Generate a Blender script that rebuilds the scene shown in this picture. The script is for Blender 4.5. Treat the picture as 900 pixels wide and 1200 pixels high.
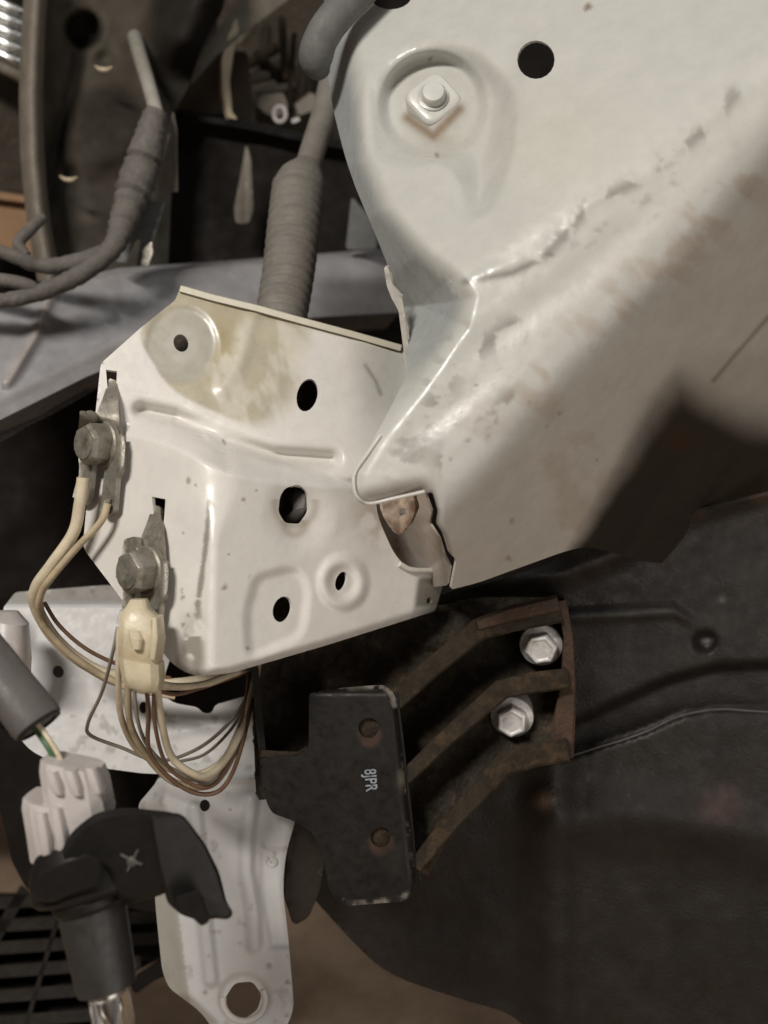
import bpy, math, random
import numpy as np
from mathutils import Vector, Matrix
from mathutils.geometry import delaunay_2d_cdt

# ------------------------------------------------------------------ clear
for o in list(bpy.data.objects):
    bpy.data.objects.remove(o)
scene = bpy.context.scene
COL = scene.collection
random.seed(7)
RNG = np.random.RandomState(11)

# ------------------------------------------------------------------ camera
CAM_H, PITCH = 0.78, math.radians(8)
FPX = 1082.0                       # focal length in pixels of a 900 x 1200 frame
cam_d = bpy.data.cameras.new('camera')
cam = bpy.data.objects.new('camera', cam_d)
COL.objects.link(cam)
cam.location = (0, 0, CAM_H)
cam.rotation_euler = (math.pi / 2 - PITCH, 0, 0)
cam_d.sensor_fit = 'VERTICAL'
cam_d.sensor_height = 36.0
cam_d.lens = FPX / 1200 * 36.0
cam_d.clip_start = 0.02
cam_d.clip_end = 60
cam_d.dof.use_dof = True
cam_d.dof.focus_distance = 0.52
cam_d.dof.aperture_fstop = 5.2
scene.camera = cam

# ------------------------------------------------------------------ light
w = bpy.data.worlds.new('World')
scene.world = w
w.use_nodes = True
bg = w.node_tree.nodes['Background']
bg.inputs[0].default_value = (0.060, 0.050, 0.042, 1)
bg.inputs[1].default_value = 1.25


def lamp(name, loc, target, power, sx, sy, col):
    d = bpy.data.lights.new(name, 'AREA')
    d.shape = 'RECTANGLE'
    d.size, d.size_y = sx, sy
    d.energy = power
    d.color = col
    o = bpy.data.objects.new(name, d)
    COL.objects.link(o)
    o.location = loc
    o.rotation_euler = (Vector(target) - Vector(loc)).to_track_quat('-Z', 'Y').to_euler()
    return o


lamp('workshop_tube_lamp', (-0.52, -0.46, 1.60), (0.0, 0.5, 0.78), 18.4, 0.42, 0.16, (1.0, 0.95, 0.88))
lamp('ceiling_lamp', (0.55, 0.15, 2.1), (0.05, 0.5, 0.78), 2.6, 1.0, 0.3, (0.92, 0.97, 1.0))
lamp('added_fill_lamp', (0.62, -0.30, 0.50), (0.12, 0.5, 0.74), 3.2, 0.9, 0.7, (1.0, 0.93, 0.86))  # added low fill that lifts the shaded side wall, no known source

scene.render.engine = 'CYCLES'
vs = scene.view_settings
vs.view_transform = 'Standard'
vs.look = 'None'
vs.exposure = 0.0
vs.gamma = 1.0
vs.use_curve_mapping = False

# ------------------------------------------------------------------ place maths
CR = Matrix.Rotation(math.pi / 2 - PITCH, 3, 'X')
CRn = np.array(CR)
CAMLOC = np.array((0, 0, CAM_H))


def Wn(px, py, d):
    """points seen at px,py (900x1200 frame) at distance d in front of the lens -> world metres"""
    px, py, d = np.broadcast_arrays(np.asarray(px, float), np.asarray(py, float), np.asarray(d, float))
    c = np.stack([(px - 450) / FPX * d, (600 - py) / FPX * d, -d], -1)
    return c @ CRn.T + CAMLOC


def W(px, py, d):
    return Vector(Wn(px, py, d))


def Dv(r, u, t):
    """direction: right, up, toward the viewer"""
    return (CR @ Vector((r, u, t))).normalized()


def plane3(a, b, c):
    m = np.array([[p[0], p[1], 1.0] for p in (a, b, c)])
    k = np.linalg.solve(m, np.array([1.0 / p[2] for p in (a, b, c)]))
    return lambda x, y: 1.0 / np.clip(k[0] * x + k[1] * y + k[2], 0.15, 50)


def smax(a, b, k):
    h = np.clip(.5 + .5 * (a - b) / k, 0, 1)
    return b * (1 - h) + a * h + k * h * (1 - h)


def smin(a, b, k):
    return -smax(-a, -b, k)


def sst(a, b, x):
    t = np.clip((x - a) / (b - a), 0, 1)
    return t * t * (3 - 2 * t)


def seg_dist(x, y, a, b):
    ax, ay = a
    bx, by = b
    vx, vy = bx - ax, by - ay
    t = np.clip(((x - ax) * vx + (y - ay) * vy) / (vx * vx + vy * vy + 1e-9), 0, 1)
    return np.hypot(x - ax - t * vx, y - ay - t * vy)


def line_dist(x, y, pts):
    d = seg_dist(x, y, pts[0], pts[1])
    for i in range(1, len(pts) - 1):
        d = np.minimum(d, seg_dist(x, y, pts[i], pts[i + 1]))
    return d


def inside(x, y, poly):
    r = np.zeros(np.shape(x), bool)
    n = len(poly)
    for i in range(n):
        x0, y0 = poly[i]
        x1, y1 = poly[(i + 1) % n]
        if y0 == y1:
            continue
        c = ((y0 > y) != (y1 > y)) & (x < (x1 - x0) * (y - y0) / (y1 - y0) + x0)
        r ^= c
    return r


def sd_poly(x, y, poly):
    d = line_dist(x, y, list(poly) + [poly[0]])
    return np.where(inside(x, y, poly), -d, d)


def ell(cx, cy, rx, ry, rot=0, n=20):
    c, s = math.cos(math.radians(rot)), math.sin(math.radians(rot))
    out = []
    for i in range(n):
        t = 2 * math.pi * i / n
        u, v = rx * math.cos(t), ry * math.sin(t)
        out.append((cx + u * c - v * s, cy + u * s + v * c))
    return out


def rnd(pts, r, seg=4):
    out = []
    n = len(pts)
    for i in range(n):
        p = np.array(pts[i][:2], float)
        ri = pts[i][2] if len(pts[i]) > 2 else r
        a = np.array(pts[i - 1][:2], float) - p
        b = np.array(pts[(i + 1) % n][:2], float) - p
        la, lb = np.hypot(*a), np.hypot(*b)
        ra, rb = min(ri, la * .48), min(ri, lb * .48)
        if ri < .1:
            out.append(tuple(p))
            continue
        p0, p2 = p + a / la * ra, p + b / lb * rb
        for k in range(seg + 1):
            t = k / seg
            q = (1 - t) ** 2 * p0 + 2 * t * (1 - t) * p + t * t * p2
            out.append(tuple(q))
    return out


def catmull(pts, n=8, closed=False):
    P = [np.array(p, float) for p in pts]
    m = len(P)
    out = []
    rng = range(m if closed else m - 1)
    for i in rng:
        if closed:
            a, b, c, d = P[i - 1], P[i], P[(i + 1) % m], P[(i + 2) % m]
        else:
            a = P[i - 1] if i else 2 * P[0] - P[1]
            b, c = P[i], P[i + 1]
            d = P[i + 2] if i + 2 < m else 2 * P[-1] - P[-2]
        for k in range(n):
            t = k / n
            out.append(.5 * (2 * b + (c - a) * t + (2 * a - 5 * b + 4 * c - d) * t * t + (3 * b - a - 3 * c + d) * t ** 3))
    if not closed:
        out.append(P[-1])
    return out


def vnoise(x, y, s, seed=0):
    """smooth value noise in 0..1"""
    r = np.random.RandomState(seed).rand(64, 64)
    u, v = np.asarray(x) / s + 1000, np.asarray(y) / s + 1000
    iu, iv = np.floor(u).astype(int), np.floor(v).astype(int)
    fu, fv = u - iu, v - iv
    fu, fv = fu * fu * (3 - 2 * fu), fv * fv * (3 - 2 * fv)
    g = lambda a, b: r[a % 64, b % 64]
    return (g(iu, iv) * (1 - fu) + g(iu + 1, iv) * fu) * (1 - fv) + (g(iu, iv + 1) * (1 - fu) + g(iu + 1, iv + 1) * fu) * fv


def fbm(x, y, s, seed=0, o=4):
    t, a, n = 0, 1, 0
    for i in range(o):
        t = t + a * vnoise(x, y, s / 2 ** i, seed + i)
        n += a
        a *= .55
    return t / n


# ------------------------------------------------------------------ materials
def mat(name, col, rough=.5, metal=0, var=.15, vscale=60, bump=.0, bscale=300, attr=False, col2=None, c2scale=25,
        c2lo=.55, c2hi=.7, coat=0, spec=.5, trans=0, rvar=.12):
    m = bpy.data.materials.new(name)
    m.use_nodes = True
    nt = m.node_tree
    N, L = nt.nodes, nt.links
    b = N['Principled BSDF']
    tc = N.new('ShaderNodeTexCoord')
    no = N.new('ShaderNodeTexNoise')
    no.inputs['Scale'].default_value = vscale
    no.inputs['Detail'].default_value = 6
    no.inputs['Roughness'].default_value = .65
    geo = N.new('ShaderNodeNewGeometry')
    L.new(geo.outputs['Position'], no.inputs['Vector'])
    if attr:
        src = N.new('ShaderNodeVertexColor')
        src.layer_name = 'paint'
        c = src.outputs['Color']
    else:
        src = N.new('ShaderNodeRGB')
        src.outputs[0].default_value = (*col, 1)
        c = src.outputs[0]
    if col2:
        n2 = N.new('ShaderNodeTexNoise')
        n2.inputs['Scale'].default_value = c2scale
        n2.inputs['Detail'].default_value = 8
        n2.inputs['Roughness'].default_value = .7
        L.new(geo.outputs['Position'], n2.inputs['Vector'])
        mr = N.new('ShaderNodeMapRange')
        mr.inputs['From Min'].default_value = c2lo
        mr.inputs['From Max'].default_value = c2hi
        L.new(n2.outputs[0], mr.inputs['Value'])
        mx = N.new('ShaderNodeMix')
        mx.data_type = 'RGBA'
        L.new(mr.outputs[0], mx.inputs['Factor'])
        L.new(c, mx.inputs['A'])
        mx.inputs['B'].default_value = (*col2, 1)
        c = mx.outputs['Result']
    mr = N.new('ShaderNodeMapRange')
    mr.inputs['From Min'].default_value = .25
    mr.inputs['From Max'].default_value = .75
    mr.inputs['To Min'].default_value = 1 - var
    mr.inputs['To Max'].default_value = 1 + var
    L.new(no.outputs[0], mr.inputs['Value'])
    mul = N.new('ShaderNodeVectorMath')
    mul.operation = 'SCALE'
    L.new(c, mul.inputs[0])
    L.new(mr.outputs[0], mul.inputs['Scale'])
    L.new(mul.outputs[0], b.inputs['Base Color'])
    r = N.new('ShaderNodeMapRange')
    r.inputs['From Min'].default_value = .3
    r.inputs['From Max'].default_value = .7
    r.inputs['To Min'].default_value = max(.03, rough - rvar)
    r.inputs['To Max'].default_value = min(1, rough + rvar)
    nr = N.new('ShaderNodeTexNoise')
    nr.inputs['Scale'].default_value = vscale * 2.3
    nr.inputs['Detail'].default_value = 5
    L.new(geo.outputs['Position'], nr.inputs['Vector'])
    L.new(nr.outputs[0], r.inputs['Value'])
    L.new(r.outputs[0], b.inputs['Roughness'])
    b.inputs['Metallic'].default_value = metal
    b.inputs['Specular IOR Level'].default_value = spec
    b.inputs['Coat Weight'].default_value = coat
    b.inputs['Coat Roughness'].default_value = .12
    b.inputs['Transmission Weight'].default_value = trans
    if bump:
        nb = N.new('ShaderNodeTexNoise')
        nb.inputs['Scale'].default_value = bscale
        nb.inputs['Detail'].default_value = 5
        L.new(geo.outputs['Position'], nb.inputs['Vector'])
        bp = N.new('ShaderNodeBump')
        bp.inputs['Strength'].default_value = 1
        bp.inputs['Distance'].default_value = bump
        L.new(nb.outputs[0], bp.inputs['Height'])
        L.new(bp.outputs[0], b.inputs['Normal'])
    return m


M = {}
M['white'] = mat('white_body_paint', (.6, .59, .56), .33, var=.06, vscale=70, bump=.0003, bscale=90, attr=True, spec=.45, rvar=.12, coat=.1)
M['white_dull'] = mat('white_primer_paint', (.6, .59, .57), .5, var=.07, vscale=60, bump=.0003, bscale=160, attr=True)
M['black_paint'] = mat('worn_black_paint', (.02, .017, .015), .5, spec=.25, var=.3, vscale=90, bump=.00012, bscale=420, attr=True)
M['liner'] = mat('black_underseal', (.02, .017, .015), .5, var=.4, vscale=60, bump=.0005, bscale=500, attr=True, spec=.35)
M['rust'] = mat('rusty_black_steel', (.028, .021, .013), .7, spec=.2, var=.5, vscale=120, bump=.0008, bscale=500, col2=(.085, .050, .026),
                c2scale=55, c2lo=.52, c2hi=.75)
M['rust_strong'] = mat('heavy_rust', (.060, .031, .018), .8, var=.45, vscale=90, bump=.0012, bscale=400, col2=(.03, .022, .016), c2scale=50, c2lo=.5, c2hi=.7)
M['rubble'] = mat('grimy_rust', (.040, .031, .021), .85, var=.5, vscale=200, bump=.0015, bscale=420, col2=(.085, .055, .03), c2scale=110,
                  c2lo=.52, c2hi=.68)
M['zinc'] = mat('zinc_plated_steel', (.70, .68, .66), .5, metal=.25, var=.2, vscale=220, bump=.00025, bscale=600, col2=(.42, .38, .33), c2scale=160, c2lo=.52, c2hi=.72)
M['tarnish'] = mat('tarnished_zinc', (.27, .25, .21), .5, metal=.55, var=.25, vscale=160, bump=.0002, bscale=700, col2=(.10, .085, .06),
                   c2scale=130, c2lo=.5, c2hi=.75)
M['chrome'] = mat('chrome', (.7, .7, .68), .3, metal=1, var=.05)
M['wire_cream'] = mat('cream_wire', (.60, .52, .38), .5, var=.2, vscale=120, col2=(.24, .17, .09), c2scale=60, c2lo=.55, c2hi=.8)
M['wire_tan'] = mat('tan_wire', (.44, .36, .24), .5, var=.25, vscale=120, col2=(.18, .12, .06), c2scale=70, c2lo=.5, c2hi=.8)
M['wire_brown'] = mat('brown_wire', (.15, .085, .05), .5, var=.25, vscale=120)
M['wire_grey'] = mat('grey_wire', (.24, .21, .17), .5, var=.2, vscale=120)
M['wire_green'] = mat('green_wire', (.05, .12, .05), .5, var=.2, vscale=120)
M['yellowed'] = mat('yellowed_nylon', (.55, .48, .34), .4, var=.18, vscale=120, bump=.0004, bscale=200, col2=(.34, .25, .12), c2scale=60, c2lo=.48, c2hi=.75)
M['grey_plastic'] = mat('grey_connector_plastic', (.10, .09, .085), .5, var=.15, vscale=80, bump=.0002)
M['pale_plastic'] = mat('pale_grey_plastic', (.52, .48, .46), .3, var=.1, vscale=60, bump=.0001)
M['black_plastic'] = mat('black_moulded_plastic', (.010, .0088, .0078), .42, spec=.3, var=.12, vscale=90, bump=.00005, bscale=500, rvar=.06)
M['satin_black'] = mat('satin_black_rubber', (.028, .026, .024), .45, var=.2, vscale=90, bump=.00008)
M['pale_cable'] = mat('pale_dusty_cable', (.30, .28, .245), .6, var=.2, vscale=90)
M['grime_mark'] = mat('worn_emboss', (.065, .062, .056), .6, var=.4, vscale=500)
M['rubber'] = mat('grey_rubber', (.11, .11, .105), .72, var=.2, vscale=90, bump=.0003)
M['hose'] = mat('dusty_grey_hose', (.17, .155, .135), .75, var=.2, vscale=80, bump=.0004, col2=(.20, .18, .15), c2scale=60, c2lo=.5, c2hi=.75)
M['tape'] = mat('dusty_cloth_tape', (.12, .107, .095), .8, var=.25, vscale=110, bump=.0008, bscale=260, col2=(.17, .16, .15), c2scale=70)
M['beam'] = mat('grey_beam_paint', (.125, .115, .115), .34, var=.2, vscale=40, bump=.0005, bscale=50, attr=True)
M['void'] = mat('black_plastic_and_void', (.010, .0075, .006), .8, var=.3, vscale=30, spec=.2)
M['shroud'] = mat('dusty_brown_plastic', (.036, .03, .023), .75, spec=.25, var=.35, vscale=25, bump=.001, bscale=80, attr=True)
M['tan'] = mat('tan_dusty_plastic', (.17, .145, .115), .65, var=.25, vscale=60, bump=.0005)
M['khaki'] = mat('dusty_khaki_metal', (.15, .13, .10), .6, var=.3, vscale=60, bump=.0005)
M['cream_pl'] = mat('cream_plastic', (.48, .40, .28), .45, var=.15, vscale=60)
M['card'] = mat('brown_cardboard', (.30, .18, .10), .85, var=.15, vscale=40)
M['floor'] = mat('dusty_brown_concrete', (.42, .305, .215), .85, var=.25, vscale=14, bump=.002, bscale=80, col2=(.29, .205, .14), c2scale=5,
                 c2lo=.45, c2hi=.75)
M['mark'] = mat('pale_blue_paint_mark', (.25, .275, .315), .7, var=.35, vscale=500, col2=(.05, .05, .055), c2scale=420, c2lo=.48, c2hi=.62)
M['glass'] = mat('clear_bulb_glass', (.85, .85, .83), .04, var=.02, trans=1.0, rvar=.01)

# ------------------------------------------------------------------ object helpers
WLOC = {}


def thing(name, label, cat, loc, group=None):
    o = bpy.data.objects.new(name, None)
    o.empty_display_size = .02
    COL.objects.link(o)
    o.location = loc
    WLOC[o] = Vector(loc)
    o['label'] = label
    o['category'] = cat
    if group:
        o['group'] = group
    return o


def tag(o, label, cat, group=None, kind=None):
    o['label'] = label
    o['category'] = cat
    if group:
        o['group'] = group
    if kind:
        o['kind'] = kind
    return o


def add(name, verts, faces, m, parent=None, smooth=True, cols=None, sharp=None):
    V = np.asarray(verts, float)
    c = V.mean(0)
    me = bpy.data.meshes.new(name)
    me.from_pydata((V - c).tolist(), [], faces)
    me.materials.append(m)
    if cols is not None:
        a = me.color_attributes.new('paint', 'FLOAT_COLOR', 'POINT')
        cc = np.ones((len(V), 4))
        cc[:, :3] = cols
        a.data.foreach_set('color', cc.ravel())
    me.update()
    if smooth:
        me.polygons.foreach_set('use_smooth', [True] * len(me.polygons))
    if sharp:
        me.set_sharp_from_angle(angle=math.radians(sharp))
    o = bpy.data.objects.new(name, me)
    COL.objects.link(o)
    pw = Vector((0, 0, 0))
    if parent:
        o.parent = parent
        pw = WLOC[parent]
    o.location = Vector(c) - pw
    WLOC[o] = Vector(c)
    return o


def paint(o, c):
    me = o.data
    a = me.color_attributes.new('paint', 'FLOAT_COLOR', 'POINT')
    a.data.foreach_set('color', np.tile(np.array((*c, 1)), (len(me.vertices), 1)).ravel())


def densify(poly, step):
    out = []
    n = len(poly)
    for i in range(n):
        a, b = np.array(poly[i]), np.array(poly[(i + 1) % n])
        k = max(1, int(math.ceil(np.hypot(*(b - a)) / step)))
        for j in range(k):
            out.append(tuple(a + (b - a) * j / k))
    return out


def sheet(name, outline, depth, m, parent=None, holes=(), step=4.0, th=.0012, col=None):
    """pressed sheet: outline and holes cut in the frame's plane, every point set at its own depth, given real thickness"""
    loops = [densify([p[:2] for p in outline], step)] + [densify(h, step * .8) for h in holes]
    allb = np.array([p for l in loops for p in l])
    x0, y0 = allb.min(0)
    x1, y1 = allb.max(0)
    gx, gy = np.meshgrid(np.arange(x0, x1, step), np.arange(y0, y1, step * .87))
    gx = gx + (np.arange(gx.shape[0]) % 2)[:, None] * step * .5
    gx, gy = gx.ravel(), gy.ravel()
    dO = sd_poly(gx, gy, [p[:2] for p in outline])
    ok = dO < -step * .5
    for h in holes:
        ok &= sd_poly(gx, gy, h) > step * .4
    pts = [Vector(p) for p in allb] + [Vector(p) for p in zip(gx[ok], gy[ok])]
    edges, s = [], 0
    for l in loops:
        n = len(l)
        edges += [(s + i, s + (i + 1) % n) for i in range(n)]
        s += n
    r = delaunay_2d_cdt(pts, edges, [], 0, 1e-5)
    P = np.array([(v.x, v.y) for v in r[0]])
    F = np.array([f for f in r[2] if len(f) == 3])
    cen = P[F].mean(1)
    ok = inside(cen[:, 0], cen[:, 1], [p[:2] for p in outline])
    for h in holes:
        ok &= ~inside(cen[:, 0], cen[:, 1], h)
    F = F[ok]
    used = np.unique(F)
    remap = -np.ones(len(P), int)
    remap[used] = np.arange(len(used))
    P, F = P[used], remap[F]
    d = depth(P[:, 0], P[:, 1]) * np.ones(len(P))
    V = Wn(P[:, 0], P[:, 1], d)
    n = np.cross(V[F[:, 1]] - V[F[:, 0]], V[F[:, 2]] - V[F[:, 0]])
    tocam = CAMLOC - V[F].mean(1)
    fl = (n * tocam).sum(1) < 0
    F[fl] = F[fl][:, ::-1]
    n[fl] *= -1
    vn = np.zeros_like(V)
    for k in range(3):
        np.add.at(vn, F[:, k], n)
    vn /= np.linalg.norm(vn, axis=1)[:, None] + 1e-12
    B = V - vn * th
    nv = len(V)
    E = np.concatenate([F[:, [0, 1]], F[:, [1, 2]], F[:, [2, 0]]])
    key = np.minimum(E[:, 0], E[:, 1]) * nv + np.maximum(E[:, 0], E[:, 1])
    u, idx, cnt = np.unique(key, return_index=True, return_counts=True)
    be = E[idx[cnt == 1]]
    bv = np.unique(be)
    bm = {int(v): i for i, v in enumerate(bv)}
    V2 = np.concatenate([V, B, V[bv], B[bv]])
    o1, o2 = 2 * nv, 2 * nv + len(bv)
    faces = F.tolist() + (F[:, ::-1] + nv).tolist()
    for a, b in be:
        i, j = bm[int(a)], bm[int(b)]
        faces.append([o1 + j, o1 + i, o2 + i, o2 + j])
    cols = None
    if col is not None:
        c = np.array(col(P[:, 0], P[:, 1]))
        cols = np.concatenate([c, c, c[bv], c[bv]])
    return add(name, V2, faces, m, parent, cols=cols)


def const_col(c):
    return lambda x, y: np.tile(np.array(c), (len(x), 1))


def mixc(base, c, f):
    f = np.clip(f, 0, 1)[:, None]
    return base * (1 - f) + np.array(c) * f


def basis(axis, up=None):
    z = Vector(axis).normalized()
    u = Vector(up) if up is not None else Vector((0, 0, 1))
    if abs(z.dot(u)) > .97:
        u = Vector((1, 0, 0))
    x = u.cross(z).normalized()
    y = z.cross(x)
    return x, y, z


def lathe(name, org, axis, prof, n, m, parent=None, smooth=True, phase=0, up=None, sharp=35, sx=1, sy=1):
    """prof: list of (radius, height along axis)"""
    x, y, z = basis(axis, up)
    org = Vector(org)
    V, F = [], []
    for r, h in prof:
        for i in range(n):
            t = 2 * math.pi * i / n + phase
            V.append(org + x * (r * math.cos(t) * sx) + y * (r * math.sin(t) * sy) + z * h)
    k = len(prof)
    for j in range(k - 1):
        for i in range(n):
            F.append((j * n + i, j * n + (i + 1) % n, (j + 1) * n + (i + 1) % n, (j + 1) * n + i))
    F.append(tuple(range(n))[::-1])
    F.append(tuple(range((k - 1) * n, k * n)))
    return add(name, [tuple(v) for v in V], F, m, parent, smooth=smooth, sharp=sharp if smooth else None)


def tube_mesh(pts, rad, n=10):
    P = [Vector(p) for p in pts]
    if not hasattr(rad, '__len__'):
        rad = [rad] * len(P)
    V, F = [], []
    t0 = (P[1] - P[0]).normalized()
    x, y, _ = basis(t0)
    for i, p in enumerate(P):
        t = (P[min(i + 1, len(P) - 1)] - P[max(i - 1, 0)]).normalized()
        x = (x - t * x.dot(t)).normalized()
        y = t.cross(x)
        for k in range(n):
            a = 2 * math.pi * k / n
            V.append(tuple(p + (x * math.cos(a) + y * math.sin(a)) * rad[i]))
    for i in range(len(P) - 1):
        for k in range(n):
            F.append((i * n + k, i * n + (k + 1) % n, (i + 1) * n + (k + 1) % n, (i + 1) * n + k))
    F.append(tuple(range(n))[::-1])
    F.append(tuple(range((len(P) - 1) * n, len(P) * n)))
    return V, F


def tube(name, pxd, rpx, m, parent=None, n=10, sub=8, jit=0.0):
    """smooth round cord through (px, py, distance[, radius px]) stations"""
    q = [p if len(p) > 3 else (*p, rpx) for p in pxd]
    c = catmull(q, sub)
    pts = [W(a[0], a[1], a[2]) for a in c]
    rad = [a[3] * a[2] / FPX * (1 + jit * (random.random() - .5)) for a in c]
    V, F = tube_mesh(pts, rad, n)
    return add(name, V, F, m, parent, sharp=50)


def prism(name, poly, d, th, m, parent=None, dep=None, bev=.0006):
    """flat plate of thickness th with chamfered front and back rims; dep(x,y) overrides the constant distance d"""
    f = dep if dep else (lambda x, y: d + 0 * x)
    P = np.array([p[:2] for p in poly], float)
    c = P.mean(0)
    s = np.clip(1 - bev * FPX / f(P[:, 0], P[:, 1]) / (np.hypot(*(P - c).T) + 1e-6), .6, 1)[:, None]
    Q = c + (P - c) * s
    rings = [(Q, 0), (P, bev), (P, th - bev), (Q, th)]
    n = len(P)
    V, F = [], []
    for R, dz in rings:
        V += Wn(R[:, 0], R[:, 1], f(R[:, 0], R[:, 1]) + dz).tolist()
    for j in range(3):
        for i in range(n):
            F.append((j * n + i, j * n + (i + 1) % n, (j + 1) * n + (i + 1) % n, (j + 1) * n + i))
    F.append(tuple(range(n))[::-1])
    F.append(tuple(range(3 * n, 4 * n)))
    area = sum(P[i][0] * P[(i + 1) % n][1] - P[(i + 1) % n][0] * P[i][1] for i in range(n))
    if area < 0:
        F = [tuple(reversed(q)) for q in F]
    return add(name, V, F, m, parent, sharp=30)


def loft(name, secs, m, parent=None, sq=8, axis2=None, cap=True, sharp=35):
    """secs: (px,py,d,half width px,half depth m,rot deg) rounded-box sections stacked along the run"""
    V, F = [], []
    n = 16
    for (x, y, d, hw, hd, rot) in secs:
        o = W(x, y, d)
        hwm = hw * d / FPX
        a = math.radians(rot)
        u = Dv(math.cos(a), math.sin(a), 0)
        t = Dv(0, 0, 1)
        for k in range(n):
            an = 2 * math.pi * (k + .5) / n
            c, s = math.cos(an), math.sin(an)
            q = (abs(c) ** sq + abs(s) ** sq) ** (-1.0 / sq)
            V.append(tuple(o + u * (hwm * c * q) + t * (hd * s * q)))
    for j in range(len(secs) - 1):
        for i in range(n):
            F.append((j * n + i, j * n + (i + 1) % n, (j + 1) * n + (i + 1) % n, (j + 1) * n + i))
    F.append(tuple(range(n))[::-1])
    F.append(tuple(range((len(secs) - 1) * n, len(secs) * n)))
    return add(name, V, F, m, parent, sharp=sharp)


def strip(name, pts, d_front, d_back, thpx, m, parent=None):
    """standing web seen edge-on: follows pts (px,py,front distance), reaches back by d_back metres, thickness thpx"""
    V, F = [], []
    n = len(pts)
    for i, p in enumerate(pts):
        a, b = pts[max(i - 1, 0)], pts[min(i + 1, n - 1)]
        tx, ty = b[0] - a[0], b[1] - a[1]
        l = math.hypot(tx, ty)
        nx, ny = -ty / l, tx / l
        h = (p[3] if len(p) > 3 else thpx) * (1.2 if name == 'gusset_rib' else 1) / 2
        f = p[2]
        V += [tuple(W(p[0] - nx * h * .8, p[1] - ny * h * .8, f)), tuple(W(p[0] + nx * h * .8, p[1] + ny * h * .8, f)),
              tuple(W(p[0] + nx * h, p[1] + ny * h, f + .0012)), tuple(W(p[0] + nx * h, p[1] + ny * h, f + d_back)),
              tuple(W(p[0] - nx * h, p[1] - ny * h, f + d_back)), tuple(W(p[0] - nx * h, p[1] - ny * h, f + .0012))]
    for i in range(n - 1):
        for k in range(6):
            F.append((i * 6 + k, i * 6 + (k + 1) % 6, (i + 1) * 6 + (k + 1) % 6, (i + 1) * 6 + k))
    F.append(tuple(range(6))[::-1])
    F.append(tuple(range((n - 1) * 6, n * 6)))
    return add(name, V, F, m, parent, sharp=30)


# ================================================================== SETTING
# floor
bpy_floor = add('floor', [(-4, -1, 0), (4, -1, 0), (4, 6, 0), (-4, 6, 0)], [(0, 1, 2, 3)], M['floor'], smooth=False)
bpy_floor['kind'] = 'structure'
bpy_floor['label'] = 'dusty brown workshop floor under the car'

# dark rear wall of the engine bay
bay = sheet('engine_bay_wall', [(-420, -300), (1250, -300), (1250, 1010), (520, 1010), (-420, 900)],
            lambda x, y: 1.22 + .02 * fbm(x, y, 200, 3), M['void'], step=60, th=.004)
tag(bay, 'soot black plastic wall deep inside the engine bay', 'wall')
bay['kind'] = 'structure'

# ================================================================== UPPER BODY PANEL
PW = np.array((.485, .48, .447))
pA = plane3((540, 330, .446), (900, 70, .436), (560, 20, .540))
pB = plane3((540, 330, .446), (900, 70, .436), (470, 560, .444))
pC = plane3((520, 580, .442), (900, 158, .434), (760, 490, .499))
edgeL = [(398, -40), (412, 60), (424, 130), (430, 190), (452, 245), (492, 292), (532, 325), (547, 350), (540, 380), (505, 430),
         (470, 478), (440, 520), (418, 555)]
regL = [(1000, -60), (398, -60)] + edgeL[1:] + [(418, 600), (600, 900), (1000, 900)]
outP = rnd([(380, -60), (381, 40, 20), (386, 110, 30), (408, 200, 40), (440, 275, 20), (456, 315, 4), (470, 352, 4), (477, 440, 3), (446, 500, 20), (414, 556, 6),
            (416, 580, 5), (432, 592, 6), (500, 577, 10), (507, 577, 3), (513, 598, 2), (511, 612, 2), (521, 628, 2), (527, 648, 3), (535, 656, 3), (528, 691, 4), (560, 683, 10), (662, 646, 12), (690, 640, 10),
            (760, 660, 20), (935, 660, 0), (935, -60, 0)], 8)


TEAR = [tuple(p) for p in catmull([(430, 150), (438, 92), (488, 56), (552, 58), (596, 100), (600, 160), (586, 215), (566, 250), (548, 240), (536, 204), (512, 188), (470, 190), (440, 182)], 5, True)]


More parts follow.
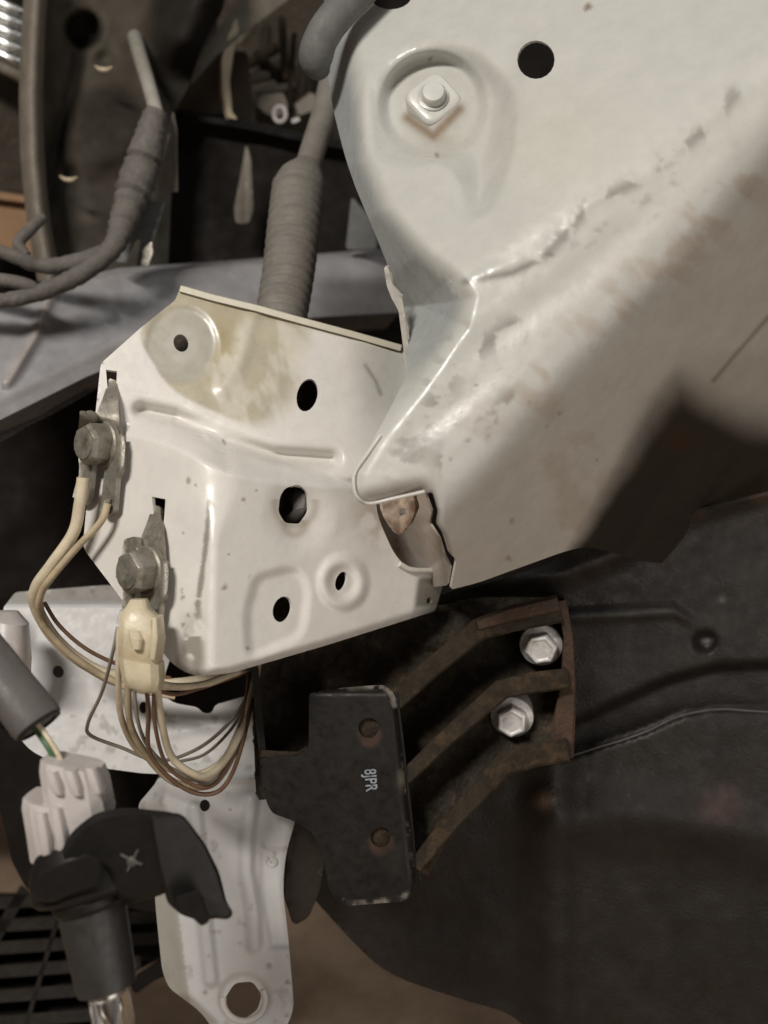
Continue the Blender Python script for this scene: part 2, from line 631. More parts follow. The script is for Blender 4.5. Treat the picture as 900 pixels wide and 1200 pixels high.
def depP(x, y):
    a = pA(x, y)
    # pressed round seat for the nut, and the valley running down beside it
    r = np.hypot((x - 508) / 1.0, (y - 124) / 1.02)
    a = a + .017 * (1 - sst(-30, 8, sd_poly(x, y, TEAR))) + .010 * (1 - sst(50, 66, r))
    v = line_dist(x, y, [(606, 40), (588, 110), (572, 180), (545, 235)])
    a = a + .003 * (1 - sst(2, 30, v))
    bl = np.hypot((x - 640) / 70, (y - 200) / 60)
    a = a - .002 * np.exp(-bl ** 2)
    top = sst(40, -40, y)
    a = a + .01 * top * sst(560, 400, x)
    d = smax(a, pB(x, y), .006)
    # bead of sealer along the fold
    s = line_dist(x, y, [(560, 322), (640, 296), (690, 240), (760, 205), (800, 170), (860, 110)])
    d = d - .0011 * np.exp(-(s / 7) ** 2) * fbm(x, y, 26, 5)
    # small dents
    d = d + .0012 * (fbm(x, y, 110, 9) - .5) + .0008 * (fbm(x * .8 - y * .5, y * .8 + x * .5, 34, 14) - .5) * np.exp(-(s / 38) ** 2)
    for (cx_, cy_, rr_, h_) in ((565, 400, 40, .0016), (520, 480, 34, .0014), (610, 350, 34, -.0010), (700, 300, 34, .0014)):
        d = d + h_ * np.exp(-(np.hypot((x - cx_ + 1.1 * (y - cy_)) * 1.2, (y - cy_) * .6) / rr_) ** 2)
    # side wall under the fold
    c = pC(x, y) + .004 * (fbm(x, y, 160, 21) - .5)
    # bends away again under the overspray
    ln = (x - 665) * (645 - 430) - (y - 645) * (665 - 790)
    ln = ln / math.hypot(215, 125)
    c = c + (.00025 * np.clip(ln, 0, 60) + .006 * sst(-4, 14, ln)) * sst(405, 480, y)
    d = smax(d, c, .014)
    # turned-back left flange
    sl = sd_poly(x, y, regL)
    k = np.clip(sl, -14, 400) + 14
    d = d + np.where(k < 28, k * k / 56.0, k - 14) * .0014 * (1 - .55 * sst(440, 520, y))
    # rolled lower lip of the tip
    lip = (y - (592 - (x - 432) * .22))
    roll = np.clip(lip + 26, 0, 40) * (x < 520) * sst(525, 490, x)
    d = d + roll ** 2 * .000016
    return d


def colP(x, y):
    c = np.tile(PW, (len(x), 1))
    big = fbm(x, y, 140, 2)
    c = c * (0.95 + .1 * big)[:, None]
    c = mixc(c, (.47, .47, .36), .35 * np.exp(-((x - 650) / 60) ** 2 - ((y - 170) / 50) ** 2))
    c = mixc(c, (.30, .325, .33), .75 * sst(-4, 16, sd_poly(x, y, regL)) * sst(470, 400, y))  # shade and dull reflection on the left flange painted as a blue-grey tint
    # grime and scuffs
    n = fbm(x, y, 22, 40, 4)
    n2 = fbm(x + .6 * y, y * 1.6 - .6 * x, 26, 50, 4)
    m1 = np.exp(-(line_dist(x, y, [(515, 425), (545, 395), (560, 412), (600, 385)]) / 14) ** 2) * sst(.48, .62, n)
    m2 = np.exp(-(line_dist(x, y, [(470, 545), (510, 480), (520, 440)]) / 20) ** 2) * sst(.50, .62, n2) * .8
    m3 = np.exp(-(line_dist(x, y, [(520, 540), (560, 510), (600, 470)]) / 16) ** 2) * sst(.46, .6, n) * .9
    m4 = np.exp(-(line_dist(x, y, [(640, 298), (690, 240), (740, 215), (770, 195), (830, 150), (860, 110)]) / 9) ** 2) * sst(.5, .62, n) * .8
    m5 = np.exp(-(line_dist(x, y, [(545, 330), (600, 320), (645, 298)]) / 4.5) ** 2) * sst(.35, .55, n2)
    m6 = np.exp(-(line_dist(x, y, [(690, 235), (650, 300), (790, 215), (720, 250)]) / 4) ** 2) * sst(.5, .65, n2) * .5
    for m_ in (m1, m2, m3, m4, m5, m6):
        c = mixc(c, (.20, .185, .16), .85 * m_)
    c = mixc(c, (.30, .25, .20), .45 * sst(.57, .72, fbm(x, y, 60, 70)) * sst(420, 560, y))
    rs = np.random.RandomState(5)
    for k in range(26):
        sx, sy = rs.uniform(450, 640), 0
        sy = 330 + (640 - sx) * 1.15 + rs.uniform(-50, 50)
        if k > 15:
            sx = rs.uniform(640, 880)
            sy = 345 - (sx - 640) * .95 + rs.uniform(-30, 60)
        an = math.radians(rs.uniform(-75, -25))
        ll = rs.uniform(6, 22)
        q = line_dist(x, y, [(sx, sy), (sx + ll * math.cos(an), sy + ll * math.sin(an))])
        c = mixc(c, (.23, .21, .18), rs.uniform(.1, .38) * np.exp(-(q / rs.uniform(1.2, 3.0)) ** 2) * sst(.3, .65, fbm(x, y, 10, 181)))
    # specks
    for (sx, sy, r) in [(657, 484, 3.5), (621, 474, 3), (600, 612, 4), (640, 500, 2.2), (700, 540, 2), (560, 450, 2.2), (596, 655, 5), (513, 183, 3), (505, 68, 3), (690, 8, 7)]:
        c = mixc(c, (.16, .11, .07), .8 * (1 - sst(r * .3, r * 1.2, np.hypot(x - sx + 9 * (fbm(x, y, 9, 141) - .5), y - sy + 9 * (fbm(x, y, 9, 151) - .5)))))
    # rust stain round the nut
    q = line_dist(x, y, [(478, 138), (508, 160), (538, 128)])
    c = mixc(c, (.17, .11, .06), .85 * np.exp(-(q / 7) ** 2))
    q = np.hypot(x - 515, y - 150)
    c = mixc(c, (.33, .28, .20), .6 * np.exp(-(q / 26) ** 2) * sst(.3, .6, n))
    # long scratch on the side wall
    q = line_dist(x, y, [(836, 446), (865, 412), (900, 372), (940, 330)])
    c = mixc(c, (.10, .085, .06), .8 * np.exp(-(q / 2.6) ** 2))
    # dark edge of the torn metal
    q = line_dist(x, y, [(505, 577), (513, 598), (512, 612), (521, 628), (527, 648)])
    c = mixc(c, (.10, .08, .06), .8 * np.exp(-(q / 3) ** 2))
    # rusty dust on the side wall
    side = sst(0, 60, (x - 520) * .73 + (y - 580) * .68)
    c = mixc(c, (.42, .37, .30), .35 * side)
    c = mixc(c, (.34, .27, .20), .55 * sst(.5, .68, fbm(x * .8 + y * .6, (y * .8 - x * .6) * 2.2, 70, 77)) * np.exp(-(line_dist(x, y, [(500, 610), (620, 470), (760, 330), (920, 150)]) / 40) ** 2))
    # black underseal sprayed over the lower right
    sp = [(668, 648), (690, 618), (730, 545), (770, 470), (796, 448), (830, 466), (870, 484), (940, 500), (940, 700), (668, 700)]
    s = sd_poly(x, y, sp) + 10 * (fbm(x, y, 50, 80) - .5)
    soft = 8 + 20 * sst(640, 440, y) + 12 * sst(780, 900, x)
    f = 1 - sst(-soft * 1.2, soft, s)
    c = mixc(c, (.022, .0175, .0135), f)
    q = np.hypot(x - 795, y - 518)
    c = mixc(c, (.035, .014, .008), .9 * np.exp(-(q / 13) ** 2))
    return c


panel = thing('inner_fender_panel', 'large white pressed body panel with round nut seat, folding down to a torn tip', 'body panel', W(640, 300, .45))
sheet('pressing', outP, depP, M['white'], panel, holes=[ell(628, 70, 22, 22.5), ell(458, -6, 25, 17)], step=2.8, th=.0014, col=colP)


def depth_at(f, x, y):
    return float(f(np.array([x], float), np.array([y], float))[0])


lp = [(446, 510), (430, 533), (416, 554), (415, 572), (420, 584), (433, 590), (462, 584), (498, 576)]
paint(tube('lip_edge', [(a, b, depth_at(depP, a + 5, b - 4) - .0004) for a, b in lp], 2.3, M['white'], panel, n=8, sub=6), (.56, .55, .51))
# square nut on its stud
dn = depth_at(depP, 508, 124)
nax = Dv(-.06, .16, 1)
pc = W(508, 121, dn - .0015)
nx_, ny_, nz_ = basis(nax)
Vn, Fn = [], []
for (rr, hh) in ((.0118, -.009), (.0132, -.008), (.0134, .0036), (.0126, .0052), (.0112, .0058), (.0070, .0059)):
    for k in range(40):
        t = 2 * math.pi * k / 40
        q = (abs(math.cos(t)) ** 5 + abs(math.sin(t)) ** 5) ** (-.2)
        t2 = t + math.radians(40)
        Vn.append(tuple(pc + nx_ * (rr * q * math.cos(t2)) + ny_ * (rr * q * math.sin(t2)) + nz_ * hh))
for j_ in range(5):
    for k in range(40):
        Fn.append((j_ * 40 + k, j_ * 40 + (k + 1) % 40, (j_ + 1) * 40 + (k + 1) % 40, (j_ + 1) * 40 + k))
Fn.append(tuple(range(200, 240)))
nut = add('square_nut', Vn, Fn, M['white'], panel, sharp=50)
bpy.context.view_layer.update()


def bevel(o, wd, seg=3):
    md = o.modifiers.new('bevel', 'BEVEL')
    md.width = wd
    md.segments = seg
    md.limit_method = 'ANGLE'
    md.angle_limit = math.radians(25)
    for p in o.data.polygons:
        p.use_smooth = True
    o.data.set_sharp_from_angle(angle=math.radians(45))


paint(nut, (.53, .525, .49))
st = lathe('stud', pc, nax, [(.0070, .003), (.0070, .0105), (.0060, .0120), (.0028, .0124)], 20, M['white'], panel)
paint(st, (.52, .52, .49))
st2 = lathe('stud_collar', pc, nax, [(.0090, .0040), (.0090, .0068), (.0076, .0072)], 20, M['white'], panel)
paint(st2, (.42, .41, .38))

# folded lip pieces hanging on the left flange
lipc = lambda x, y: np.tile(np.array((.42, .40, .36)), (len(x), 1))
sheet('flange_tab', rnd([(450, 314), (454, 310), (460, 334), (470, 346), (473, 360), (478, 400), (480, 438), (475, 430), (471, 395), (467, 364), (459, 350), (453, 334)], 3),
      lambda x, y: .505 - .0004 * (x - 455) + .004 * fbm(x, y, 10, 4), M['white'], panel, step=3, th=.0015, col=lipc)

# inner sheet behind the tear
pI = plane3((455, 610, .590), (530, 610, .505), (500, 690, .590))
inner = sheet('inner_sheet', rnd([(425, 565), (497, 565, 2), (500, 584, 2), (506, 600, 2), (503, 613, 2), (514, 630, 2), (520, 650, 2), (527, 664, 2), (524, 686, 2), (490, 690), (450, 660)], 4),
              lambda x, y: pI(x, y) + .006 * (fbm(x, y, 50, 12) - .5) - .008 * np.exp(-(line_dist(x, y, [(520, 690), (545, 655), (580, 640)]) / 22) ** 2), M['white'], panel, step=5, th=.0014,
              col=lambda x, y: mixc(np.tile(np.array((.62, .57, .51)), (len(x), 1)), (.36, .28, .22),
                                    .6 * sst(.42, .62, fbm(x, y, 40, 31)) * sst(690, 640, y)))
hook = thing('torn_weld_tab', 'small beige torn tab with a round hole hanging under the panel tip', 'metal tab', W(466, 590, .50))
sheet('tab_plate', rnd([(447, 584), (456, 578), (484, 576), (487, 596), (482, 612), (468, 628), (462, 622), (452, 604), (449, 598)], 3),
      lambda x, y: .494 + .00012 * (y - 580) - .0003 * np.abs(x - 470) + .003 * fbm(x, y, 12, 3), M['white'], hook,
      holes=[ell(472, 600, 4.2, 5, n=12)], step=2.5, th=.003, col=lambda x, y: mixc(np.tile(np.array((.52, .42, .33)), (len(x), 1)), (.25, .16, .11), sst(.45, .7, fbm(x, y, 18, 6))))

# rubber seal at the top
sl = tube('rubber_seal', [(470, -70, .575), (432, -22, .57), (398, 14, .565), (378, 42, .565), (370, 68, .57), (374, 84, .58, 13)], 20, M['rubber'], n=16)
tag(sl, 'thick grey rubber seal curling over the top edge of the white panel', 'rubber seal')

# ================================================================== HEADLIGHT BRACKET
BW = np.array((.665, .64, .60))
pU = plane3((215, 335, .553), (472, 405, .566), (330, 500, .537))
u410 = depth_at(pU, 412, 545)
pF = plane3((245, 700, .468), (512, 700, .566), (412, 545, u410))
pL = plane3((245, 700, .470), (100, 640, .522), (165, 500, .512))
ylx, yly = [60, 165, 200, 265, 330, 390, 520], [478, 505, 515, 548, 560, 563, 563]
outB = rnd([(118, 426, 6), (165, 384, 4), (205, 352, 3), (213, 334, 5), (250, 345, 10), (300, 357, 10), (472, 405, 4), (480, 440, 8), (440, 520, 10), (440, 600, 20), (462, 650, 14),
            (480, 668, 5), (518, 666, 4), (522, 676, 4), (510, 716, 4), (380, 757, 10), (270, 789, 12), (228, 793, 14), (203, 780, 14), (150, 712, 8),
            (97, 642, 8), (104, 560, 20)], 6)
lipT = [(213, 334), (250, 345), (300, 357), (472, 405)]
ledgeB = [(203, 785), (228, 795), (270, 791), (380, 759), (510, 718)]
pocket = rnd([(300, 676), (348, 664), (362, 690), (354, 745), (292, 772), (288, 720)], 14)


def depB(x, y):
    F = pF(x, y)
    L = pL(x, y)
    base = smax(F, L, .004 + .016 * sst(640, 560, y))
    yl = np.interp(x, ylx, yly)
    T = base + np.clip(yl - y + 10, 0, 400) ** 2 / (np.clip(yl - y + 10, 0, 400) + 14) * .00105
    # waist beside the raised block where the square hole sits
    wst = 1 - sst(6, 46, np.hypot((x - 352) / 1.0, (y - 600) / 1.25))
    T = T + .0045 * wst
    s = sd_poly(x, y, pocket)
    T = T + .0028 * (1 - sst(-8, 7, s))
    r = np.hypot(x - 402, (y - 682) / 1.12)
    T = T - .0030 * (1 - sst(22, 34, r)) + .0030 * (1 - sst(10, 22, r))
    d = smin(pU(x, y) + .08 * sst(-6, 60, y - yl), T, .004)
    g = line_dist(x, y, [(166, 480), (205, 488), (262, 517), (320, 533), (388, 538)])
    d = d + .0105 * np.exp(-(g / 8) ** 2)
    # dished seat of the upper hole, folded corner beyond it
    r = np.hypot(x - 213, (y - 404) / 1.08)
    d = d + .0016 * (1 - sst(36, 46, r))
    fl = line_dist(x, y, [(262, 455), (280, 425), (290, 385), (300, 362)])
    d = d - .0018 * np.exp(-(fl / 10) ** 2)
    d = d + .010 * sst(395, 480, x) ** 1.5 * sst(560, 470, y)
    q = line_dist(x, y, lipT)
    d = d + np.clip(11 - q, 0, 11) ** 2 * .00006
    q = line_dist(x, y, ledgeB)
    d = d + np.clip(12 - q, 0, 12) ** 2 * .00005
    # bent end of the lower right tab
    tb = (x - 487) + (y - 690) * .12
    d = d + np.clip(tb, 0, 40) * .00035 * (y > 640) * sst(672, 684, y)
    d = d + .0012 * (fbm(x, y, 70, 15) - .5)
    return d


def colB(x, y):
    c = np.tile(BW, (len(x), 1))
    c = c * (.96 + .08 * fbm(x, y, 120, 3))[:, None]
    n = fbm(x, y, 18, 22, 4)
    # khaki primer patch
    pr = catmull([(166, 384), (180, 425), (205, 458), (250, 482), (300, 497), (342, 470), (352, 420), (362, 392), (345, 360), (215, 325)], 6, True)
    s = sd_poly(x, y, [tuple(p) for p in pr])
    soft = 3 + 16 * sst(260, 340, x)
    f = 1 - sst(-soft, soft, s)
    kh = np.tile(np.array((.40, .36, .27)), (len(x), 1))
    kh = mixc(kh, (.33, .27, .14), .8 * np.exp(-((x - 258) / 22) ** 2 - ((y - 400) / 34) ** 2))
    kh = mixc(kh, (.52, .49, .40), .9 * np.exp(-(line_dist(x, y, [(262, 458), (278, 425), (292, 380)]) / 9) ** 2))
    kh = mixc(kh, (.54, .51, .43), .75 * sst(.5, .64, fbm(x * .9 + y * .45, (y * .45 - x * .9) * 1.8, 44, 161)))
    kh = kh * (.85 + .3 * fbm(x, y, 26, 8))[:, None]
    c = c * (1 - f[:, None]) + kh * f[:, None]
    r = np.hypot(x - 213, (y - 404) / 1.08)
    c = mixc(c, (.37, .35, .30), (1 - sst(36, 48, r + 14 * (fbm(x, y, 24, 171) - .5))) * .9 * (inside(x, y, [tuple(p) for p in pr])))
    c = mixc(c, (.44, .42, .37), (1 - sst(14, 24, r)) * .6)
    # warm grey right side
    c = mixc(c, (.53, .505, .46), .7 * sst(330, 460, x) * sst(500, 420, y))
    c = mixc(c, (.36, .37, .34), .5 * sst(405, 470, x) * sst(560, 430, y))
    # top rim keeps its cream paint
    q = line_dist(x, y, lipT)
    c = mixc(c, (.60, .575, .47), .9 * (1 - sst(7, 11, q)))
    # worn vertical edge
    e = line_dist(x, y, [(246, 588), (241, 640), (233, 700), (226, 745), (222, 790)])
    wd = 4.6 + 18 * sst(690, 780, y)
    c = mixc(c, (.23, .21, .18), .9 * (1 - sst(wd * .35, wd, e + 4 * (n - .5))) * sst(.36, .5, fbm(x, y, 14, 33) + .3 * (y > 585) * (y < 700) + .04))
    c = mixc(c, (.36, .345, .31), .55 * np.exp(-(line_dist(x, y, [(228, 730), (222, 775), (240, 790)]) / 15) ** 2) * sst(.4, .55, n))
    # chips
    chips = [(246, 592, 4), (221, 562, 3.5), (230, 566, 2), (286, 587, 2.5), (262, 516, 2.5), (270, 650, 2.6), (263, 688, 4.5), (213, 690, 2.5), (213, 697, 2.5), (216, 626, 2),
             (300, 575, 1.5), (222, 720, 2.5), (214, 733, 3.5), (290, 760, 3), (292, 676, 2)]
    for (sx, sy, r_) in chips:
        c = mixc(c, (.20, .17, .13), .8 * (1 - sst(r_ * .3, r_ * 1.1, np.hypot(x - sx + 9 * (fbm(x, y, 9, 141) - .5), (y - sy) * .7 + 9 * (fbm(x, y, 9, 151) - .5)))))
    # hairline scratch upper right
    q = line_dist(x, y, [(428, 428), (440, 446), (446, 462)])
    c = mixc(c, (.2, .19, .17), .7 * np.exp(-(q / 2.2) ** 2))
    # rusty rims of the cut-outs
    for (hx, hy, hr) in [(346, 592, 24), (345, 615, 12)]:
        c = mixc(c, (.30, .25, .18), .5 * np.exp(-((np.hypot(x - hx, y - hy) - hr) / 5) ** 2) * (y > hy - 6))
    # soil near the hidden right hand side
    q = np.hypot((x - 440) / 26, (y - 600) / 36)
    c = mixc(c, (.34, .26, .20), .7 * np.exp(-q ** 2) * sst(.3, .6, n))
    # bare steel inside the tab
    c = mixc(c, (.22, .20, .165), .9 * sst(-2, 3, x - 489 + (y - 690) * .12) * sst(675, 680, y) * sst(714, 709, y + (x - 488) * .1))
    return c


brk = thing('headlight_bracket', 'white pressed headlight bracket with khaki primer patch and five cut-out holes', 'bracket', W(300, 570, .5))
holesB = [ell(212, 402, 8.5, 10.5, -20), ell(360, 463, 12, 19.5, 14), rnd([(334, 572), (350, 567), (361, 578), (362, 600), (352, 614), (334, 613), (326, 600), (328, 582)], 5),
          ell(331, 714, 11, 15.5, 18), ell(400, 681, 6.5, 11.5, 20), [(124, 433), (137, 435), (136, 462), (126, 455)], [(178, 582), (194, 585), (192, 612), (180, 604)],
          ell(503, 704, 3.2, 4.4, 10, 10)]
sheet('pressing', outB, depB, M['white'], brk, holes=holesB, step=2.6, th=.0022, col=colB)
rimp = [(211, 338), (250, 349), (300, 361), (350, 375), (410, 391), (470, 408)]
paint(strip('top_rim', [(a, b, depth_at(depB, a, b + 10) - .0015) for a, b in rimp], 0, .014, 8, M['white'], brk), (.62, .585, .48))
paint(tube('tab_lip', [(a, b, depth_at(depB, a, b + 3) - .001) for a, b in ((468, 661), (482, 668), (505, 669), (517, 669), (520, 677))], 3.6, M['white'], brk, n=10), (.60, .57, .52))
# turned-over top rim and bottom rim give the pressing its depth
sheet('back_skin', rnd([(150, 440), (215, 360), (455, 425), (420, 540), (430, 640), (490, 690), (280, 770), (225, 770), (130, 650)], 8),
      lambda x, y: depB(x, y) + .03, M['rubble'], brk, step=12, th=.002)
clip = loft('rubber_grommet', [(354, 568, .535, 9, .004, 20), (352, 580, .528, 13, .006, 20), (352, 596, .525, 9, .007, 10), (347, 606, .526, 13, .006, 0), (345, 618, .533, 9, .004, 0)], M['grey_plastic'], brk, sq=3)

# ================================================================== GROUND TERMINALS
smooth_base = lambda x, y: smin(pU(x, y) + .08 * sst(-6, 60, y - np.interp(x, ylx, yly)), smax(pF(x, y), pL(x, y), .004), .004)


def terminal(dx, dy, label, dd, sc=1.0):
    X = lambda x: x + dx
    Y = lambda y: y + dy
    base = lambda x, y: smooth_base(x, y) - .004 + dd
    t = thing('ground_terminal', label, 'terminal', W(X(112), Y(520), .50), 'bolted ground terminals on the bracket')
    A = lambda pts: [(X(p[0]), Y(p[1])) + tuple(p[2:]) for p in pts]
    sheet('locating_tongue', rnd(A([(128, 443), (137, 446), (139, 480), (141, 512), (136, 536), (108, 540), (98, 512), (112, 488), (122, 462)]), 3),
          lambda x, y: base(x, y) - .0004 * np.clip(y - Y(455), 0, 30) * .3 + .006 * sst(Y(470), Y(445), y), M['tarnish'], t, step=3, th=.0022)
    sheet('lug', rnd(A([(128, 512), (143, 508), (147, 520), (145, 545), (136, 560), (133, 600), (122, 606), (117, 598), (122, 556), (124, 535)]), 4),
          lambda x, y: base(x, y) - .004 - .004 * np.exp(-((x - X(140)) / 8) ** 2), M['tarnish'], t, step=3, th=.003)
    sheet('lug', rnd(A([(94, 484), (108, 480), (112, 505), (108, 545), (104, 584), (99, 592), (90, 588), (93, 548), (90, 515)]), 4),
          lambda x, y: base(x, y) - .008 + .003 * np.cos((x - X(98)) / 6), M['tarnish'], t, step=3, th=.003)
    ax = Dv(-.66, -.02, .78)
    ctr = Vector(Wn(X(122), Y(521), depth_at(base, X(122), Y(521)) - .004))
    lathe('washer', ctr, ax, [(.0135, -.002), (.0135, .0012), (.0125, .0020), (.006, .0020)], 28, M['tarnish'], t)
    h = lathe('hex_head', ctr, ax, [(.0115, .0015), (.0120, .0022), (.0120, .0105), (.0105, .0128), (.0055, .0130)], 6, M['tarnish'], t, smooth=False, phase=.35)
    bevel(h, .0008, 2)
    lathe('head_face', ctr, ax, [(.0086, .0122), (.0086, .0136), (.0070, .0141), (.0036, .0134)], 24, M['tarnish'], t)
    for (cx, cy, w_) in ((94, 576, 7), (124, 592, 6)):
        dd_ = depth_at(base, X(cx), Y(cy)) - .007
        tube('crimp_band', [(X(cx + 2), Y(cy - 8), dd_), (X(cx), Y(cy), dd_), (X(cx - 2), Y(cy + 8), dd_)], w_, M['zinc' if cx < 100 else 'tarnish'], t, n=12, sub=3)
    return t


terminal(0, 0, 'upper of the two bolted ground terminals, at the white bracket\'s left edge', 0)
terminal(51, 148, 'lower of the two bolted ground terminals, directly above the yellowed connector', .000)

# yellowed connector hanging under the lower terminal
cn = thing('cable_connector', 'yellowed nylon cable connector hanging below the lower ground terminal', 'connector', W(165, 760, .465))
loft('upper_shell', [(163, 702, .466, 9, .004, 0), (162, 712, .465, 13, .006, -4), (166, 722, .464, 23, .008, -8), (167, 745, .463, 25, .009, -8), (165, 772, .463, 23, .009, -8),
                     (165, 780, .463, 19, .007, -8)], M['yellowed'], cn, sq=5)
loft('lower_shell', [(166, 772, .463, 24, .0095, -10), (168, 790, .462, 23, .010, -10), (169, 804, .463, 20, .009, -10), (170, 808, .463, 15, .007, -10)], M['yellowed'], cn, sq=5)
loft('latch', [(158, 738, .456, 7, .0025, -6), (160, 748, .4535, 8, .003, -6), (161, 760, .4535, 5, .003, -6)], M['yellowed'], cn, sq=4)
loft('side_rib', [(185, 722, .462, 4, .0075, -8), (186, 745, .460, 5, .0085, -8), (183, 770, .461, 4, .0085, -8)], M['yellowed'], cn, sq=4)

# ================================================================== LOWER WHITE SUPPORT
SW = np.array((.56, .555, .55))
sup = thing('radiator_support', 'white pressed support plate with ribbed arm reaching down past the black mount', 'support bracket', W(230, 900, .58))
pS = plane3((20, 760, .600), (300, 760, .615), (160, 900, .585))


def depS(x, y):
    d = pS(x, y) + .002 * (fbm(x, y, 90, 44) - .5)
    d = d + np.clip(709 - y, 0, 40) * .0030
    d = d - .004 * (1 - sst(12, 30, np.hypot(x - 15, y - 745)))
    d = d - .0012 * np.exp(-(line_dist(x, y, [(200, 860), (260, 850)]) / 5) ** 2)
    return d


def colS(x, y):
    c = np.tile(SW, (len(x), 1)) * (.94 + .12 * fbm(x, y, 80, 61))[:, None]
    n = fbm(x, y, 12, 63, 4)
    c = mixc(c, (.30, .28, .25), .7 * sst(.66, .74, n) * (y > 820))
    c = mixc(c, (.58, .54, .50), .8 * (y < 706))
    c = mixc(c, (.20, .16, .13), .6 * sst(60, 20, np.hypot(x - 120, (y - 690) * 3)) * sst(.45, .6, n))
    return c


sheet('upper_plate', rnd([(4, 712, 3), (18, 694, 4), (120, 686, 3), (330, 686), (330, 915), (305, 913, 3), (165, 906, 4), (60, 892, 10), (36, 880, 10), (10, 850, 10)], 6), depS, M['white_dull'], sup,
      holes=[ell(68, 787, 6.5, 7.5, -30), ell(168, 829, 5, 7), ell(263, 892, 4.2, 5), rnd([(186, 812), (205, 824), (232, 829), (238, 836), (248, 836), (252, 826), (300, 812), (312, 770), (200, 770)], 5)],
      step=4, th=.0015, col=colS)
pR = plane3((200, 930, .580), (340, 960, .590), (270, 1180, .560))


def depR(x, y):
    d = pR(x, y) + .0015 * (fbm(x, y, 80, 54) - .5)
    for ln, wd, h in (([(295, 938), (289, 985), (289, 1020), (297, 1070), (298, 1108)], 8, .0045), ([(228, 948), (232, 990), (240, 1080), (247, 1148)], 8, .004)):
        d = d - h * (1 - sst(wd * .3, wd * 1.6, line_dist(x, y, ln)))
    d = d + .0022 * (1 - sst(-4, 4, sd_poly(x, y, [(306, 995), (345, 995), (340, 1110), (318, 1110), (306, 1040)])))
    xl = np.interp(y, [880, 905, 940, 960, 1060, 1140, 1165, 1200], [205, 205, 196, 205, 212, 222, 226, 262])
    k = np.clip(xl - x, 0, 60)
    d = d + np.where(k < 10, k * k / 20, k - 5) * .00085
    q = np.hypot((x - 286), (y - 1170))
    d = d + .0035 * (1 - sst(24, 33, q))
    d = d - .003 * np.exp(-((y - 913) / 5) ** 2) * (x > 262)
    k = np.clip(8 - (np.interp(y, [950, 1000, 1040, 1100, 1170, 1200], [346, 336, 332, 339, 346, 342]) - x), 0, 12)
    return d + k * k * .00003


def colR(x, y):
    c = np.tile(SW, (len(x), 1)) * (.95 + .1 * fbm(x, y, 90, 71))[:, None]
    n = fbm(x, y, 14, 73, 4)
    c = mixc(c, (.38, .37, .31), .75 * (x < np.interp(y, [900, 1060, 1140, 1200], [200, 208, 218, 226])) * (y > 1040))  # turned-away left flange: its greenish shade painted into the colour
    for (sx, sy, r) in [(315, 1132, 3.5), (337, 1151, 3), (336, 1190, 2.5), (270, 948, 1.8), (322, 1000, 2), (240, 1163, 3), (318, 1010, 2)]:
        c = mixc(c, (.18, .15, .12), .7 * (1 - sst(r * .5, r * 1.4, np.hypot(x - sx, y - sy))))
    c = mixc(c, (.36, .34, .31), .6 * sst(.68, .76, n))
    c = mixc(c, (.3, .3, .3), .5 * np.exp(-((y - 913) / 1.6) ** 2) * (x > 268))
    return c


arm = sheet('lower_arm', rnd([(190, 896, 4), (184, 916, 8), (162, 942, 6), (165, 975, 10), (180, 1030, 10), (183, 1070, 10), (190, 1138, 10), (198, 1158, 8), (236, 1186, 14), (262, 1225, 10), (325, 1222, 14), (345, 1185, 16),
                              (338, 1100, 20), (331, 1040, 20), (335, 1000, 16), (347, 958, 6), (350, 920), (330, 890)], 6), depR, M['white_dull'], sup,
            holes=[ell(240, 944, 6, 7), rnd([(262, 1172), (275, 1152), (296, 1150), (307, 1166), (302, 1184), (284, 1196), (268, 1192)], 6)], step=3.2, th=.0018, col=colR)
# pressed rims of two small holes
for (hx, hy, rr) in ((263, 892, 6.5), (318, 1010, 6)):
    p = [(hx + rr * math.cos(t), hy + rr * math.sin(t), depth_at(depS if hy < 900 else depR, hx, hy) - .0004) for t in np.linspace(-1.2, 4.2, 10)]
    paint(tube('pressed_rim', p, 1.3, M['white_dull'], sup, n=6, sub=3), (.50, .49, .47))

hr = [(286 + 25 * math.cos(t), 1172 + 25 * math.sin(t)) for t in np.linspace(-.5, 3.3, 12)]
paint(tube('hole_lip', [(a, b, depth_at(depR, a, b) + .0006) for a, b in hr], 4.2, M['white_dull'], sup, n=10, sub=3), (.60, .56, .51))
# dark return flange of the arm
sheet('return_flange', rnd([(346, 960), (362, 962), (372, 985), (380, 1010), (374, 1045), (362, 1075), (345, 1085), (334, 1050), (337, 1000)], 6),
      lambda x, y: .60 + .0004 * (x - 345), M['black_paint'], sup, step=6, th=.002, col=const_col((.035, .028, .022)))

# ================================================================== BLACK BUMPER MOUNT
mount = thing('bumper_mount', 'black rusty bumper mount with two pale bolts and three gusset ribs', 'mount', W(480, 900, .55))
pM = plane3((365, 805, .530), (465, 805, .524), (430, 1060, .512))


def depM(x, y):
    d = pM(x, y)
    re = np.interp(y, [800, 815, 1035, 1060], [455, 464, 488, 482])
    k = np.clip(x - (re - 9), 0, 12)
    d = d + k * k * .00006
    k = np.clip(808 + 7 - y, 0, 12) * (x > 360)
    d = d + k * k * .00006
    return d + .001 * (fbm(x, y, 60, 17) - .5)


